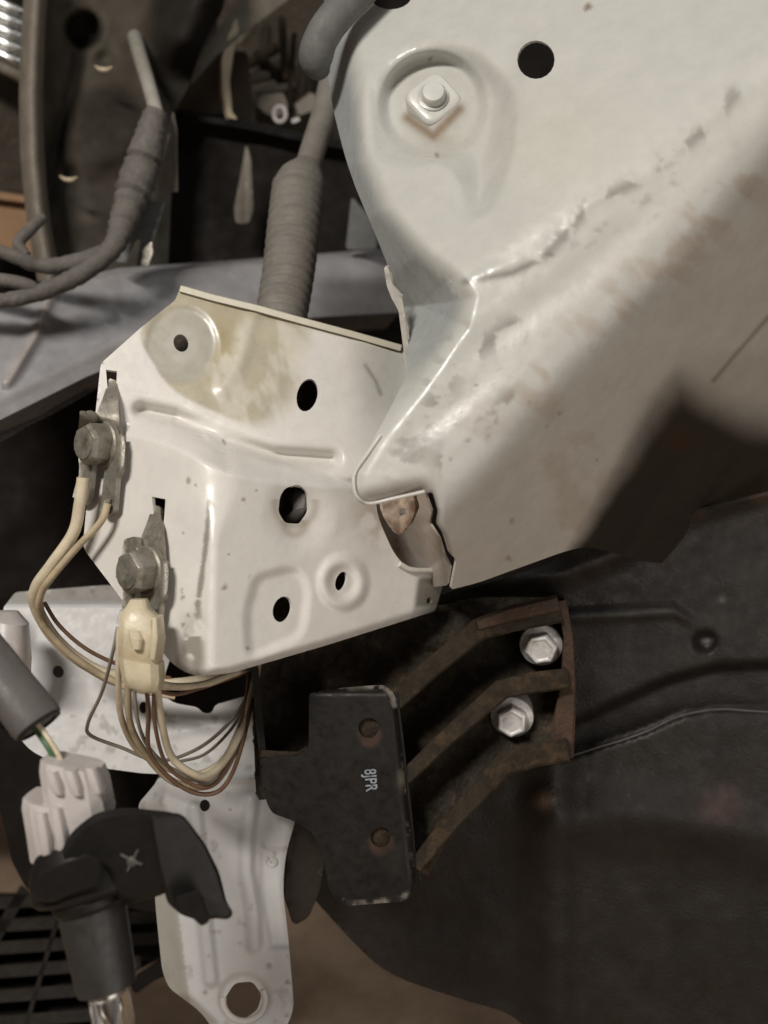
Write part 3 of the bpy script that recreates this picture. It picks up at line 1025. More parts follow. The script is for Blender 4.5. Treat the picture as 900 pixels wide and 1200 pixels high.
def colM(x, y):
    c = np.tile(np.array((.0095, .0072, .0057)), (len(x), 1))
    n = fbm(x, y, 14, 91, 4)
    e = line_dist(x, y, [(385, 806), (450, 803), (461, 813), (468, 850), (476, 920), (486, 1030), (470, 1055), (405, 1060), (388, 1046)])
    c = mixc(c, (.30, .27, .24), .85 * (1 - sst(1.5, 5.5, e)) * sst(.48, .66, n) * (.5 + .5 * (np.hypot(x - 455, y - 812) < 30)))
    c = mixc(c, (.32, .27, .20), .8 * np.exp(-((x - 473) / 5) ** 2 - ((y - 913) / 9) ** 2))
    for hx, hy in ((432, 853), (446, 980)):
        q = np.hypot(x - hx - 1, y - hy - 8)
        c = mixc(c, (.06, .034, .022), .8 * (1 - sst(11, 18, q)) * (y > hy))
    c = mixc(c, (.014, .012, .010), .5 * sst(.5, .7, fbm(x, y, 40, 95)))
    return c


sheet('front_plate', rnd([(362, 812, 6), (400, 806, 3), (452, 802, 10), (464, 815, 10), (488, 1035, 12), (478, 1056, 10), (402, 1062, 10), (386, 1046, 10), (378, 1000, 14), (366, 974, 12), (342, 961, 10),
                          (318, 953, 8), (311, 936, 6), (303, 884, 2), (350, 886, 4), (362, 876, 6)], 4), depM, M['black_paint'], mount,
      holes=[ell(432, 853, 12, 12), ell(446, 981, 12, 12)], step=3.2, th=.004, col=colM)
for hx, hy in ((432, 853), (446, 981)):
    lathe('hole_sleeve', W(hx, hy, depth_at(depM, hx, hy) + .0042), Dv(0, 0, -1), [(.0056, 0), (.0072, 0), (.0072, .012), (.0056, .012)], 20, M['rust'], mount)
prism('ledge', [(306, 879), (350, 881), (360, 874), (362, 880), (352, 888), (305, 887)], .528, .03, M['rust'], mount)
prism('side_wall', [(290, 740), (299, 740), (312, 884), (304, 884)], .530, .055, M['black_plastic'], mount)
sheet('back_plate', rnd([(292, 740), (420, 730), (560, 700), (655, 700), (672, 800), (668, 888), (560, 920), (500, 1030), (470, 1030), (300, 930)], 6),
      lambda x, y: plane3((300, 800, .574), (500, 850, .572), (660, 800, .584))(x, y) + .012 * (fbm(x, y, 30, 19, 5) - .5) * (x < 540) + .004 * (fbm(x, y, 12, 29) - .5),
      M['rubble'], mount, step=3.5, th=.003)
strip('gusset_rib', [(462, 822, .528, 20), (500, 788, .534, 19), (562, 737, .544, 22), (600, 725, .548, 26), (656, 713, .552, 28)], 0, .065, 15, M['rust'], mount)
strip('gusset_rib', [(474, 912, .524, 15), (520, 868, .534, 17), (588, 808, .546, 20), (625, 800, .550, 21), (666, 795, .553, 20)], 0, .062, 13, M['rust'], mount)
strip('gusset_rib', [(486, 1016, .518, 15), (530, 962, .530, 18), (590, 897, .542, 22), (625, 885, .548, 23), (666, 879, .553, 24)], 0, .062, 15, M['rust'], mount)
strip('end_rib', [(658, 704, .556, 12), (666, 745, .558, 12), (666, 800, .560, 18), (661, 845, .562, 26), (660, 888, .560, 24)], 0, .055, 14, M['rust_strong'], mount)
strip('rust_scab', [(560, 733, .5425, 12), (600, 720, .5465, 15), (654, 708, .5505, 17)], 0, .008, 15, M['rust_strong'], mount)
strip('side_rib', [(463, 812, .528, 8), (471, 880, .526, 8), (479, 950, .522, 8), (487, 1036, .518, 8)], 0, .05, 8, M['black_plastic'], mount)
for k, (bx, by) in enumerate(((634, 755), (600, 839))):
    ax = Dv(-.17, -.20, 1)
    o = W(bx, by, .572)
    b = lathe('mount_bolt', o, ax, [(.0128, -.034), (.0130, -.001), (.0134, .0005), (.0130, .0022), (.0102, .0040)], 32, M['zinc'], mount)
    h = lathe('hex_head', o, ax, [(.0098, .0030), (.0101, .0040), (.0101, .0098), (.0090, .0116), (.0072, .0118), (.0066, .0108)], 6, M['zinc'], b, smooth=False, phase=.2 + .3 * k)
    bevel(h, .0009, 2)
# painted mark
td = bpy.data.curves.new('paint_mark', 'FONT')
td.body = '8JPR'
td.size = .0125
td.extrude = .0002
td.align_x, td.align_y = 'CENTER', 'CENTER'
td.offset = .0002
td.materials.append(M['mark'])
to = bpy.data.objects.new('paint_mark', td)
COL.objects.link(to)
to.parent = mount
mp = W(434, 914, depth_at(depM, 434, 914) - .0006)
ux, uy, uz = Dv(.08, -1, .05), Dv(1, .08, 0), None
uz = ux.cross(uy).normalized()
uy = uz.cross(ux).normalized()
R3 = Matrix((ux, uy, uz)).transposed().to_4x4()
bpy.context.view_layer.update()
tm = bpy.data.meshes.new_from_object(to)
bpy.data.objects.remove(to)
to = bpy.data.objects.new('paint_mark', tm)
COL.objects.link(to)
to.parent = mount
to.matrix_local = Matrix.Translation(mp - WLOC[mount]) @ R3 @ Matrix.Diagonal((.54, .74, 1, 1))

# ================================================================== BLACK WHEEL ARCH LINER
pW1 = plane3((660, 690, .612), (920, 690, .612), (760, 1000, .640))


def depW(x, y):
    d = pW1(x, y)
    l1 = np.interp(x, [380, 670, 790, 830, 940], [735, 722, 716, 740, 770])
    l2 = np.interp(x, [380, 670, 700, 780, 840, 940], [860, 846, 832, 796, 780, 776])
    l3 = np.interp(x, [380, 660, 700, 760, 800, 850, 940], [900, 888, 876, 856, 838, 831, 836])
    d = d - .006 * np.exp(-((y - l1) / 6) ** 2) * sst(640, 670, x) * sst(830, 780, x)
    d = d + .012 * sst(-6, 8, y - l2) * sst(640, 690, x)
    d = d - .016 * sst(-2, 4, y - l3) * sst(600, 665, x)
    l4 = np.interp(x, [380, 660, 740, 800, 940], [700, 672, 640, 600, 560])
    d = d - .010 * np.exp(-((y - l4) / 16) ** 2)
    d = d + .010 * (1 - sst(6, 16, np.hypot(x - 826, y - 752)))
    d = d - .005 * np.exp(-(np.hypot(x - 636, y - 937) / 14) ** 2)
    d = d - .010 * np.exp(-((y - 965 - .08 * (x - 700) - 12 * np.sin(x / 70)) / 34) ** 2) * sst(560, 700, x)
    return d + .006 * (fbm(x, y, 90, 101) - .5)


def colW(x, y):
    c = np.tile(np.array((.0150, .0124, .0104)), (len(x), 1))
    c = c * (.75 + .5 * fbm(x, y, 70, 103))[:, None]
    n = fbm(x, y, 30, 105)
    c = mixc(c, (.060, .034, .022), .7 * np.exp(-(line_dist(x, y, [(690, 655), (770, 628), (830, 590), (910, 565)]) / 28) ** 2) * sst(.3, .6, n))
    l3 = np.interp(x, [380, 660, 700, 760, 800, 850, 940], [900, 888, 876, 856, 838, 831, 836])
    c = mixc(c, (.05, .046, .042), .7 * np.exp(-((y - l3 - 1) / 5) ** 2) * sst(655, 690, x))
    l1 = np.interp(x, [670, 790], [722, 716])
    c = mixc(c, (.06, .056, .052), .7 * np.exp(-((y - l1) / 5) ** 2) * sst(650, 680, x) * sst(810, 770, x))
    c = mixc(c, (.20, .13, .09), .8 * np.exp(-(np.hypot(x - 636, y - 937) / 11) ** 2))
    c = mixc(c, (.06, .035, .03), .8 * np.exp(-(np.hypot(x - 845, y - 945) / 22) ** 2))
    c = mixc(c, (.30, .29, .27), .9 * np.exp(-(np.hypot((x - 828) / 1.5, y - 751) / 3.4) ** 2))  # light in the small hole painted as a pale spot
    c = mixc(c, (.13, .12, .11), .7 * np.exp(-(np.hypot(x - 846, y - 702) / 4) ** 2))
    return c


liner = sheet('wheel_arch_liner', [tuple(p) for p in rnd([(300, 760), (520, 700), (640, 662), (690, 630), (780, 610), (940, 570), (960, 1230), (640, 1230), (600, 1188, 20), (520, 1165, 30), (450, 1140, 30), (400, 1090, 30), (330, 1010)], 10)],
              depW, M['liner'], step=5, th=.003, col=colW)
tube('seam_edge', [(a, b, depth_at(depW, a, b + 3) - .001) for a, b in ((672, 885), (700, 876), (730, 867), (760, 856), (780, 846), (800, 838), (825, 833), (850, 831), (880, 833), (930, 836))], 0.9, M['grey_plastic'], liner, n=6, sub=4)
tag(liner, 'black undersealed wheel arch panel filling the lower right behind the mount', 'arch liner')

# ================================================================== WIRES
def wire(pts, r, m, label):
    k_ = len(pts)
    pts = [p if i in (0, k_ - 1) else (p[0] + random.uniform(-2.2, 2.2), p[1] + random.uniform(-2.2, 2.2), p[2]) for i, p in enumerate(pts)]
    r = r * .9
    o = tube('wire', pts, r, M[m], n=8, sub=8)
    tag(o, label, 'wire', 'wires hanging round the headlight bracket')
    return o


wire([(97, 560, .505), (93, 590, .506), (84, 625, .508), (60, 662, .51), (42, 688, .515), (43, 712, .525), (66, 748, .54), (105, 780, .55), (150, 797, .555), (200, 800, .56), (250, 795, .565), (300, 775, .57)], 8.0, 'wire_cream',
     'thick cream wire running from the upper terminal\'s left lug')
wire([(126, 590, .503), (118, 610, .503), (92, 640, .505), (62, 675, .508), (46, 698, .515), (47, 725, .525), (72, 760, .535), (110, 786, .545), (150, 806, .55)], 4.8, 'wire_tan',
     'thin tan wire running from the upper terminal\'s right lug')
wire([(52, 706, .53), (68, 730, .535), (95, 756, .54), (128, 776, .545), (158, 784, .552), (200, 795, .56)], 2.6, 'wire_brown',
     'short dark brown wire lying along the cream wires left of the connector')
wire([(138, 735, .468), (133, 765, .470), (120, 810, .49), (105, 845, .51), (108, 860, .52), (140, 878, .53), (185, 890, .535), (225, 880, .54), (262, 856, .55), (285, 822, .56), (293, 790, .57)], 2.4, 'wire_grey',
     'thin grey wire kinked far out to the left below the connector')
wire([(140, 736, .466), (139, 790, .47), (143, 840, .49), (160, 878, .51), (190, 898, .52), (225, 906, .525), (258, 893, .53), (280, 855, .545), (294, 815, .555), (302, 780, .57)], 4.2, 'wire_cream',
     'cream wire beside the thin grey one, dropping straight from the lower terminal')
wire([(150, 745, .47), (148, 800, .475), (155, 850, .49), (175, 888, .505), (205, 915, .515), (238, 922, .52), (262, 905, .53), (284, 858, .545), (300, 800, .56), (303, 775, .57)], 4.6, 'wire_tan',
     'tan wire emerging behind the left side of the yellowed connector')
wire([(172, 804, .464), (172, 840, .475), (176, 880, .49), (195, 908, .50), (228, 930, .51), (255, 928, .515), (270, 908, .525), (284, 865, .54), (294, 815, .555), (297, 780, .57)], 3.0, 'wire_brown',
     'brown wire making the lowest and longest of the hanging loops')
wire([(180, 804, .464), (183, 850, .475), (192, 890, .49), (215, 915, .50), (244, 922, .51), (263, 906, .52), (279, 862, .54), (289, 815, .555), (292, 780, .57)], 2.6, 'wire_brown',
     'brown wire just inside the lowest loop')
wire([(184, 806, .466), (190, 850, .478), (203, 888, .492), (225, 905, .50), (248, 908, .51), (268, 885, .53), (288, 840, .55), (300, 790, .565)], 5.0, 'wire_cream',
     'thick cream wire leaving the right of the yellowed connector into the loop')
wire([(178, 800, .470), (205, 806, .488), (240, 802, .505), (272, 792, .53), (300, 780, .56)], 5.0, 'wire_cream',
     'cream wire passing straight along under the bracket\'s lower edge')
wire([(176, 806, .468), (204, 813, .486), (238, 808, .503), (270, 797, .528), (300, 784, .56)], 2.6, 'wire_brown',
     'brown wire following just below the straight cream one under the bracket')
wire([(208, 893, .545), (240, 882, .55), (268, 858, .555), (284, 830, .56), (292, 795, .57)], 2.2, 'wire_grey', 'short thin grey wire crossing the plate inside the hanging loops')

wire([(156, 790, .474), (160, 840, .482), (172, 875, .495), (196, 898, .505), (226, 914, .512), (250, 914, .52), (270, 890, .532), (287, 850, .548), (298, 805, .56)], 2.6, 'wire_grey',
     'thin grey wire threading between the cream and brown loops')
wire([(48, 700, .522), (56, 735, .53), (84, 772, .54), (122, 794, .548), (160, 808, .555), (205, 818, .56)], 2.4, 'wire_tan',
     'thin tan wire lying lowest along the bundle left of the connector')
# ================================================================== BULB HOLDER
bh = thing('bulb_holder', 'black bulb holder with winged collar hanging on a pale grey socket', 'bulb holder', W(120, 1000, .41))
AX = Dv(.24, -1, .12)                      # runs down along the holder
oc = W(104, 1045, .405)
UPB = Dv(0, 0, 1)
s_ = .405 / FPX
lathe('barrel', oc, AX, [(34 * s_, -.004), (37 * s_, .002), (38 * s_, .012), (36 * s_, .026), (35 * s_, .037), (33 * s_, .041), (26 * s_, .042)], 36, M['satin_black'], bh, up=UPB)
lathe('barrel_ring', oc, AX, [(40 * s_, .0005), (43 * s_, .002), (43 * s_, .005), (40 * s_, .0065)], 36, M['black_plastic'], bh, up=UPB)
lathe('collar', oc, AX, [(34 * s_, -.022), (46 * s_, -.021), (56 * s_, -.015), (60 * s_, -.009), (61 * s_, -.001), (56 * s_, .001), (38 * s_, .001)], 40, M['black_plastic'], bh, up=UPB, sx=1.08, sy=.8)
prism('collar_lug', rnd([(36, 1040), (44, 1022), (104, 1000), (122, 1010), (120, 1038), (60, 1058), (40, 1056)], 7), .384, .02, M['black_plastic'], bh, bev=.0015)
prism('collar_hood', rnd([(66, 1008), (84, 974), (112, 952), (150, 946), (205, 952), (216, 960), (200, 1045), (150, 1062), (110, 1030), (70, 1030)], 12), .392, .03, M['black_plastic'], bh, bev=.003)
prism('wing', rnd([(176, 956), (206, 952), (216, 956), (240, 988), (257, 1022), (266, 1058), (274, 1070), (268, 1078), (252, 1076), (236, 1080), (212, 1072), (196, 1058), (184, 1010)], 6), .384, .016, M['black_plastic'], bh,
      dep=lambda x, y: .386 + .00012 * (x - 180), bev=.0015)
prism('wing_foot', rnd([(204, 1052), (232, 1042), (240, 1058), (246, 1080), (236, 1086), (222, 1072), (206, 1066)], 4), .380, .010, M['black_plastic'], bh, bev=.001)
mk = thing  # embossed star on the hood
for a, l in ((62, 15), (150, 16), (-20, 12), (245, 13)):
    ca, sa = math.cos(math.radians(a)), math.sin(math.radians(a))
    tube('embossed_mark', [(155 + 4 * ca, 1009 - 4 * sa, .3915), (155 + l * ca, 1009 - l * sa, .3915)], 1.8, M['grime_mark'], bh, n=8, sub=2)
lathe('embossed_boss', W(155, 1009, .3925), Dv(0, 0, 1), [(.0022, -.001), (.0022, .001), (.0012, .0016)], 12, M['grime_mark'], bh)
# pale socket above
sk = loft('socket_body', [(88, 1012, .415, 46, .014, -14), (84, 985, .414, 46, .014, -14), (76, 950, .413, 44, .0135, -14), (74, 938, .413, 41, .0125, -14)], M['pale_plastic'], bh, sq=5)
loft('socket_neck', [(92, 965, .412, 36, .012, -12), (94, 940, .412, 37, .0125, -12), (88, 905, .412, 36, .012, -12), (86, 892, .412, 33, .011, -12)], M['pale_plastic'], bh, sq=5)
for (rx, ry, rl) in ((54, 975, 42), (72, 970, 44), (66, 915, 22), (88, 915, 24), (112, 912, 24)):
    loft('socket_rib', [(rx + 4, ry + rl * .6, .401, 7, .004, -12), (rx, ry, .400, 8, .0045, -12), (rx - 5, ry - rl * .6, .4005, 7, .004, -12)], M['pale_plastic'], bh, sq=3)
# bulb tip below the barrel
tip = oc + AX * .042
lathe('bulb_glass', tip, AX, [(20 * s_, -.004), (23 * s_, .002), (23 * s_, .014), (20 * s_, .022), (12 * s_, .028), (3 * s_, .030)], 24, M['glass'], bh, up=UPB)
lathe('bulb_base', tip, AX, [(17 * s_, -.006), (17 * s_, .002), (12 * s_, .0035), (6 * s_, .004)], 24, M['chrome'], bh, up=UPB)
for dxx in (-.0028, .0028):
    p = tip + Dv(1, .2, 0) * dxx
    V, F = tube_mesh([p, p + AX * .008, p + AX * .014 - Dv(1, .2, 0) * dxx * .5], .0009, 8)
    add('filament_post', V, F, M['chrome'], bh)

# grey plug and its wires
pl = thing('wire_plug', 'dark grey cylindrical wire plug entering from the left edge', 'plug', W(20, 810, .42))
o = W(-30, 752, .425)
axp = (W(46, 850, .418) - o).normalized()
ln = (W(46, 850, .418) - o).length
lathe('plug_body', o, axp, [(.010, 0), (.0118, .001), (.0122, ln * .6), (.0128, ln - .003), (.0124, ln - .0006), (.0112, ln)], 28, M['grey_plastic'], pl, sx=1.0, sy=.85)
lathe('plug_rim', o, axp, [(.0105, ln - .001), (.0116, ln + .0006), (.0085, ln + .0008), (.008, ln - .004)], 28, M['black_plastic'], pl, sy=.85)
tube('plug_wire', [(24, 838, .418), (44, 858, .416), (58, 878, .413), (68, 900, .413)], 3.6, M['wire_green'], pl, n=8)
tube('plug_wire', [(32, 834, .416), (50, 856, .414), (66, 880, .412), (76, 900, .412)], 3.2, M['wire_cream'], pl, n=8)
tube('plug_wire', [(40, 838, .424), (54, 862, .42), (62, 884, .418), (62, 900, .416)], 2.6, M['wire_green'], pl, n=8)
wc = thing('white_clip', 'rounded white plastic clip behind the grey plug at the left edge', 'clip', W(10, 745, .55))
loft('clip_body', [(6, 716, .56, 14, .006, 0), (10, 728, .552, 22, .011, -10), (12, 748, .550, 22, .012, -16), (16, 768, .552, 20, .010, -20), (20, 790, .56, 16, .006, -20)], M['pale_plastic'], wc, sq=2.6)

# ================================================================== GREY CROSS BEAM
pG = plane3((0, 420, .68), (455, 330, .90), (200, 340, .775))
topx, topy = [-60, 0, 140, 300, 460], [352, 345, 314, 303, 291]
botx, boty = [-60, 0, 100, 215, 330, 460], [520, 492, 442, 392, 372, 366]


def depG(x, y):
    d = pG(x, y)
    t = y - np.interp(x, topx, topy)
    d = d + np.clip(10 - t, 0, 12) ** 2 * .0003
    b = np.interp(x, botx, boty) - y
    d = d - .008 * (1 - sst(16, 30, b)) * sst(330, 200, x)
    d = d - .006 * np.exp(-(line_dist(x, y, [(58, 345), (40, 395), (8, 448)]) / 7) ** 2)
    return d + .004 * (fbm(x, y, 80, 111) - .5)


def colG(x, y):
    c = np.tile(np.array((.31, .30, .305)), (len(x), 1)) * (.85 + .3 * fbm(x, y, 60, 113))[:, None]
    b = np.interp(x, botx, boty) - y
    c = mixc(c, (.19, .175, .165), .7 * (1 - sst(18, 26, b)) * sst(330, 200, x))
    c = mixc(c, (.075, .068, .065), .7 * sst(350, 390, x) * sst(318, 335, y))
    c = mixc(c, (.42, .36, .33), .8 * np.exp(-(line_dist(x, y, [(58, 350), (40, 395), (10, 446)]) / 4.5) ** 2))  # specular highlight along the crease painted as a pale streak
    return c


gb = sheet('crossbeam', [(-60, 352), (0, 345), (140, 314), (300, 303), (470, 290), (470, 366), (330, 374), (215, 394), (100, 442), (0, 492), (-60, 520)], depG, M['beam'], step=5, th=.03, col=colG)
tag(gb, 'grey painted crossbeam running behind the white headlight bracket', 'beam')

# ================================================================== CORRUGATED HOSE
ch = thing('corrugated_hose', 'dusty grey corrugated sleeve on a hose, just left of the white panel', 'hose', W(345, 330, .62))
st_ = [(325, 410, .60), (330, 370, .62), (338, 320, .645), (344, 270, .665), (350, 222, .685)]
c = catmull([(*p,) for p in st_], 24)
pts = [W(*p) for p in c]
rad = []
for i, p in enumerate(c):
    t = i / (len(c) - 1)
    base = (29 + 1.5 * t) * p[2] / FPX
    amp = 1 - .55 * max(0, (t - .55) / .45)
    rad.append(base * (1.04 - .17 * amp * (.5 + .5 * math.cos(i * 2 * math.pi / 5.5 + .5 * math.sin(i * .37))) ** 3))
V, F = tube_mesh(pts, rad, 24)
add('sleeve', V, F, M['hose'], ch)
tube('sleeve_mouth', [(349, 228, .684, 31), (353, 214, .69, 29), (357, 204, .695, 22), (360, 196, .70, 16)], 20, M['hose'], ch, n=20)
tube('hose', [(356, 212, .695), (366, 178, .705), (378, 140, .72), (386, 108, .73), (396, 60, .75)], 15, M['hose'], ch, n=16)

# ================================================================== BACKGROUND, UPPER LEFT
# black moulded carrier behind the hose
ca = thing('black_carrier', 'black moulded carrier behind the beam with an upright khaki tongue', 'carrier', W(320, 220, .95))
sheet('carrier_wall', rnd([(190, 120), (215, 130), (290, 140), (370, 160), (470, 175), (480, 330), (190, 330)], 4),
      lambda x, y: .95 + .012 * np.exp(-((y - np.interp(x, [200, 290, 370, 470], [132, 146, 164, 180])) / 8) ** 2) * -1 + .01 * fbm(x, y, 70, 8), M['void'], ca, step=8, th=.02)
strip('carrier_lip', [(205, 134, .93), (290, 148, .93), (372, 166, .93), (470, 182, .93)], 0, .02, 8, M['shroud'], ca)
paint(ca.children[-1], (.03, .025, .02))
sheet('tongue', rnd([(288, 168), (294, 185), (297, 245), (292, 262), (276, 262), (274, 245), (282, 205)], 6), lambda x, y: .90 - .004 * np.exp(-((x - 290) / 6) ** 2), M['khaki'], ca, step=4, th=.003)
sheet('corner_plate', rnd([(412, 230), (440, 262), (442, 292), (405, 292)], 5), lambda x, y: .88 + 0 * x, M['rubber'], ca, step=8, th=.003)

# brown shroud shell with pale rim
sh = thing('lamp_shroud', 'dark brown dusty plastic shroud with pale rounded rim at upper left', 'shroud', W(130, 150, .85))


def depSh(x, y):
    d = .86 + .0002 * (x - 60)
    d = d - .05 * sst(70, 25, x)
    d = d + .03 * (1 - sst(14, 26, np.hypot(x - 97, y - 36)))
    d = d + .012 * np.exp(-(line_dist(x, y, [(95, 50), (85, 110), (62, 180), (52, 250)]) / 8) ** 2)
    d = d - .012 * (1 - sst(30, 66, np.hypot((x - 125), (y - 150) * .9)))
    d = d - .06 * (1 - sst(0, 60, line_dist(x, y, [(215, 40), (240, -20)])))
    d = d + .01 * np.exp(-(np.hypot(x - 80, y - 205) / 9) ** 2) + .01 * np.exp(-(np.hypot(x - 122, y - 70) / 10) ** 2)
    return d + .01 * (fbm(x, y, 50, 121) - .5)


def colSh(x, y):
    c = np.tile(np.array((.058, .048, .036)), (len(x), 1)) * (.7 + .6 * fbm(x, y, 60, 123))[:, None]
    c = mixc(c, (.010, .008, .006), .9 * (1 - sst(15, 24, np.hypot(x - 97, y - 36))))
    c = mixc(c, (.014, .012, .009), .8 * np.exp(-(line_dist(x, y, [(95, 50), (88, 110), (64, 180), (56, 250)]) / 8) ** 2))
    c = mixc(c, (.022, .016, .011), .8 * (1 - sst(34, 54, np.hypot((x - 125), (y - 150) * .9))))
    c = mixc(c, (.012, .010, .008), .9 * sst(165, 190, x))
    c = mixc(c, (.12, .105, .085), .6 * np.exp(-(np.hypot((x - 100) / 1.4, y - 255) / 12) ** 2))
    c = mixc(c, (.11, .10, .07), .6 * np.exp(-(np.hypot((x - 122) / 1.6, y - 62) / 9) ** 2))
    return c


sheet('shell', rnd([(40, -60), (270, -60), (262, 10), (235, 60), (222, 100), (205, 130), (196, 330), (60, 330), (48, 260), (40, 150)], 10), depSh, M['shroud'], sh, step=5, th=.003, col=colSh)
rcx = lambda y: np.interp(y, [-60, 30, 110, 190, 260, 330], [46, 39, 36, 38, 45, 58])
rout = [(rcx(y) - 14, y) for y in range(-60, 331, 30)] + [(rcx(y) + 14, y) for y in range(330, -61, -30)]
sheet('rim', rout, lambda x, y: .80 + .018 * ((x - rcx(y)) / 14) ** 2, M['tan'], sh, step=4, th=.004)
for (cx, cy) in ((121, 80), (80, 209)):  # highlights on the shell shaped as pale crescents
    p = [(cx - 10, cy - 3, .825, .8), (cx - 4, cy + 1, .822, 2.6), (cx + 4, cy + 2, .822, 3), (cx + 10, cy - 1, .825, 1.6)]
    tube('bright_crescent', p, 2.5, M['cream_pl'], sh, n=8, sub=4)

# brown diagonal brace and cream lens edge
br = strip('diagonal_brace', [(222, 96, .90, 8), (248, 60, .92, 16), (280, 25, .94, 30), (335, -25, .97, 42)], 0, .02, 20, M['khaki'])
tag(br, 'dusty khaki brace slanting up behind the brown shroud', 'brace')
le = sheet('lens_edge', rnd([(268, 40), (277, 20), (280, 34), (274, 60), (269, 95), (272, 132), (279, 140), (268, 138), (261, 110), (260, 70)], 3), lambda x, y: .93 + .0005 * (x - 268), M['cream_pl'], step=3, th=.006)
tag(le, 'thin curved cream strip left of the tangled engine parts', 'trim strip')
bw = sheet('brown_panel', rnd([(205, 100), (250, 60), (290, 60), (300, 145), (205, 135)], 6), lambda x, y: .99 + .01 * fbm(x, y, 40, 5), M['shroud'], step=8, th=.003, col=const_col((.075, .056, .04)))
tag(bw, 'dull brown panel between the shroud and the cream strip', 'panel')

# engine odds and ends seen through the gap
en = thing('engine_fittings', 'cluster of dusty brown engine brackets seen through the gap above the carrier', 'engine part', W(320, 90, 1.05))
for i, (x0, y0, x1, y1, r, m_) in enumerate([(285, 95, 330, 85, 6, 'khaki'), (300, 60, 350, 120, 5, 'rust'), (345, 40, 338, 130, 4, 'rust'), (290, 75, 325, 55, 7, 'rust'), (300, 110, 345, 100, 5, 'tan'), (330, 20, 335, 95, 5, 'rust'),
                                            (312, 30, 308, 80, 6, 'rust'), (280, 50, 300, 20, 6, 'khaki'), (357, 60, 352, 130, 5, 'rust'), (365, 110, 340, 145, 5, 'khaki'), (335, 78, 347, 128, 3, 'khaki'), (290, 120, 285, 140, 6, 'rust')]):
    a, b = W(x0, y0, 1.04 + .01 * (i % 4)), W(x1, y1, 1.06 - .01 * (i % 3))
    V, F = tube_mesh([a, a.lerp(b, .1), a.lerp(b, .9), b], [r * .0008, r * .00097, r * .00097, r * .0008], 8)
    add('engine_rod', V, F, M[m_], en, sharp=40)
pc_ = thing('cable_fitting', 'pale plastic cable fitting with a small ring, above the black carrier', 'fitting', W(325, 125, 1.0))
prism('fitting_plate', rnd([(304, 112), (332, 108), (338, 125), (330, 138), (312, 134), (300, 124)], 4), 1.0, .012, M['tan'], pc_)
prism('fitting_plate', rnd([(345, 122), (364, 108), (374, 114), (368, 130), (350, 136)], 4), 1.0, .012, M['tan'], pc_)
rg = [(328 + 7 * math.cos(t), 134 + 9 * math.sin(t), .985) for t in np.linspace(0, 2 * math.pi, 13)]
tube('ring', rg, 2.6, M['pale_plastic'], pc_, n=8, sub=3)
prism('fitting_tip', rnd([(341, 140), (350, 137), (352, 141), (343, 145)], 1), .98, .006, M['pale_plastic'], pc_)
bar = sheet('dusty_bulkhead', [(255, -60), (420, -60), (420, 190), (255, 170)], lambda x, y: 1.12 + .03 * fbm(x, y, 30, 6), M['rubble'], step=6, th=.004)
tag(bar, 'grimy brown bulkhead behind the engine fittings', 'bulkhead')

# taped harness
hs = thing('wire_harness', 'grey taped wire harness bending down onto the crossbeam at upper left', 'wire harness', W(140, 250, .7))
tube('taped_run', [(184, 130, .72, 12), (178, 150, .72, 17), (168, 190, .72, 20), (156, 225, .715, 20), (144, 262, .71, 15), (132, 290, .70, 12), (100, 318, .69, 11), (60, 338, .68, 10), (20, 350, .67, 9), (-40, 356, .66, 9)], 14, M['tape'], hs, n=16, jit=.22)
tube('taped_run', [(134, 292, .70, 10), (95, 306, .695, 10), (50, 312, .69, 9), (15, 300, .68, 8), (-40, 280, .67, 8)], 9, M['tape'], hs, n=14, jit=.2)
tube('taped_run', [(30, 300, .70, 7), (22, 285, .70, 7), (36, 268, .71, 7), (50, 255, .72, 6)], 7, M['tape'], hs, n=12)
tube('bare_cable', [(158, 44, .88), (166, 72, .80), (173, 95, .74), (180, 120, .724), (186, 142, .72)], 8.5, M['pale_cable'], hs, n=14)
tube('taped_run', [(20, 352, .672, 7), (40, 340, .675, 8), (15, 330, .67, 8), (-40, 325, .665, 8)], 8, M['tape'], hs, n=12)
hb = thing('harness_bracket', 'thin grey metal bracket standing right of the taped harness', 'bracket', W(185, 270, .76))
sheet('blade', rnd([(186, 215), (202, 130), (206, 150), (207, 225), (184, 222)], 3), lambda x, y: .75 + .0004 * (200 - x), M['tan'], hb, step=4, th=.002)
prism('leg', rnd([(150, 250), (176, 235), (194, 236), (180, 285), (172, 312), (160, 312), (166, 280), (158, 282), (148, 308), (136, 308), (140, 285)], 3), .735, .004, M['rubber'], hb)
prism('foot', rnd([(166, 292), (178, 282), (180, 296), (174, 312), (164, 312)], 2), .728, .004, M['tarnish'], hb)

# shiny ribbed duct and cardboard at the far left edge
rd = thing('ribbed_duct', 'shiny ribbed metal duct cut by the upper left corner', 'duct', W(5, 50, 1.0))
for k in range(6):
    y_ = 2 + k * 15
    p = [(-60, y_ - 26, 1.0), (-20, y_ - 8, .985), (10, y_ + 6, .985), (40, y_ + 22, 1.0)]
    tube('duct_rib', p, 6.5, M['chrome'] if k < 5 else M['tan'], rd, n=12)
gp = sheet('dusty_side_panel', [(-80, 80), (60, 80), (60, 250), (-80, 250)], lambda x, y: 1.06 + .02 * fbm(x, y, 30, 9), M['rubble'], step=8, th=.004)
tag(gp, 'dull grey brown panel below the ribbed duct at the left edge', 'panel')
cb = thing('cardboard_box', 'small patch of brown cardboard box at the left edge', 'box', W(0, 265, 1.02))
prism('box_side', [(-70, 222), (34, 236), (40, 300), (-70, 305)], 1.0, .05, M['card'], cb, bev=.001)
prism('box_flap', [(-70, 214), (34, 230), (34, 238), (-70, 224)], .985, .07, M['card'], cb, bev=.001)

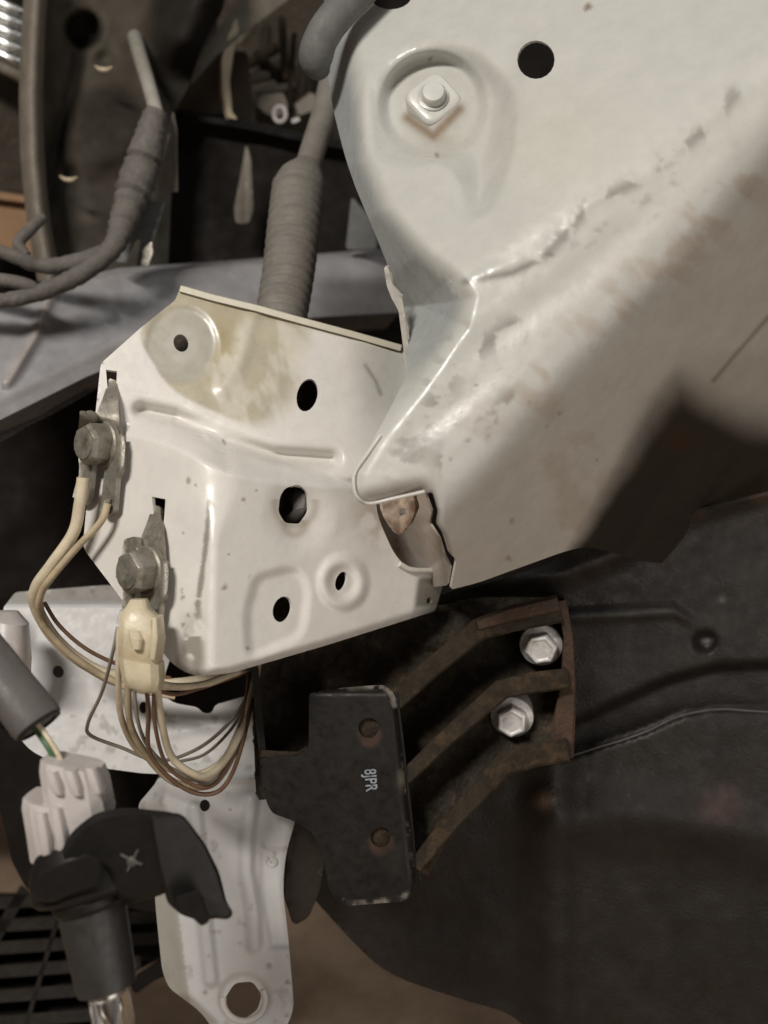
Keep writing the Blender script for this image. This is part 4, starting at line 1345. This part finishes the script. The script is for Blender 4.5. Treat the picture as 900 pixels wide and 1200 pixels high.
# ================================================================== LEFT AND LOWER BACKGROUND
ld = sheet('lower_grille_panel', rnd([(-80, 850), (0, 852), (40, 880), (200, 905), (215, 1010), (190, 1070), (60, 1052), (30, 1040), (14, 1010), (0, 950), (-80, 920)], 6),
           lambda x, y: .70 + .01 * fbm(x, y, 80, 7), M['void'], step=8, th=.01)
tag(ld, 'matt black panel behind the bulb holder, under the white support plate', 'panel')
sd_ = sheet('dark_gap_sheet', rnd([(-80, 500), (0, 490), (110, 430), (160, 480), (200, 700), (-80, 700)], 10), lambda x, y: .80 + .03 * fbm(x, y, 90, 17) + .0002 * x, M['void'], step=10, th=.01)  # added black sheet stands in for the dark empty gap
tag(sd_, 'black sheet added for the dark gap left of the headlight bracket', 'duct')

gr = thing('floor_grating', 'black plastic slatted grille lying behind the bulb holder at lower left', 'grille', W(90, 1120, .85))
pGr = plane3((0, 1040, .90), (190, 1040, .92), (80, 1200, .78))
gd = lambda x, y: depth_at(pGr, x, y)


def gbar(name, x0, y0, x1, y1, wpx, hgt=.012):
    lx, ly = x1 - x0, y1 - y0
    l = math.hypot(lx, ly)
    nx, ny = -ly / l * wpx / 2, lx / l * wpx / 2
    prism(name, [(x0 - nx, y0 - ny), (x1 - nx, y1 - ny), (x1 + nx, y1 + ny), (x0 + nx, y0 + ny)], 0, hgt, M['black_slat'], gr,
          dep=lambda x, y: pGr(x, y), bev=.0012)


M['black_slat'] = mat('dusty_black_slat', (.032, .027, .023), .5, var=.4, vscale=60, bump=.0005)
for k, y_ in enumerate((1052, 1079, 1105, 1133, 1162, 1192, 1224)):
    gbar('slat', -40 + 3 * k, y_ + 8, (205, 200, 190, 165, 150, 150, 150)[k], y_ - 6, 15)
for (x0, y0, x1, y1) in ((68, 1075, 22, 1230), (150, 1060, 118, 1230)):
    gbar('crossbar', x0, y0, x1, y1, 5, .02)
gbar('edge_bar', 30, 1040, -60, 1190, 13, .03)
sheet('dark_backing', [(-60, 1046), (205, 1046), (190, 1120), (150, 1140), (135, 1260), (-60, 1260)], lambda x, y: pGr(x, y) + .03, M['void'], gr, step=20, th=.004)  # added dark sheet standing in for shade beneath the slats
fb = sheet('fallen_trim', rnd([(150, 1150), (186, 1128), (205, 1122), (212, 1136), (180, 1150), (158, 1166)], 5), lambda x, y: .80 + 0 * x, M['void'], step=6, th=.006)
tag(fb, 'scrap of dark trim between the grille and the white arm', 'trim')
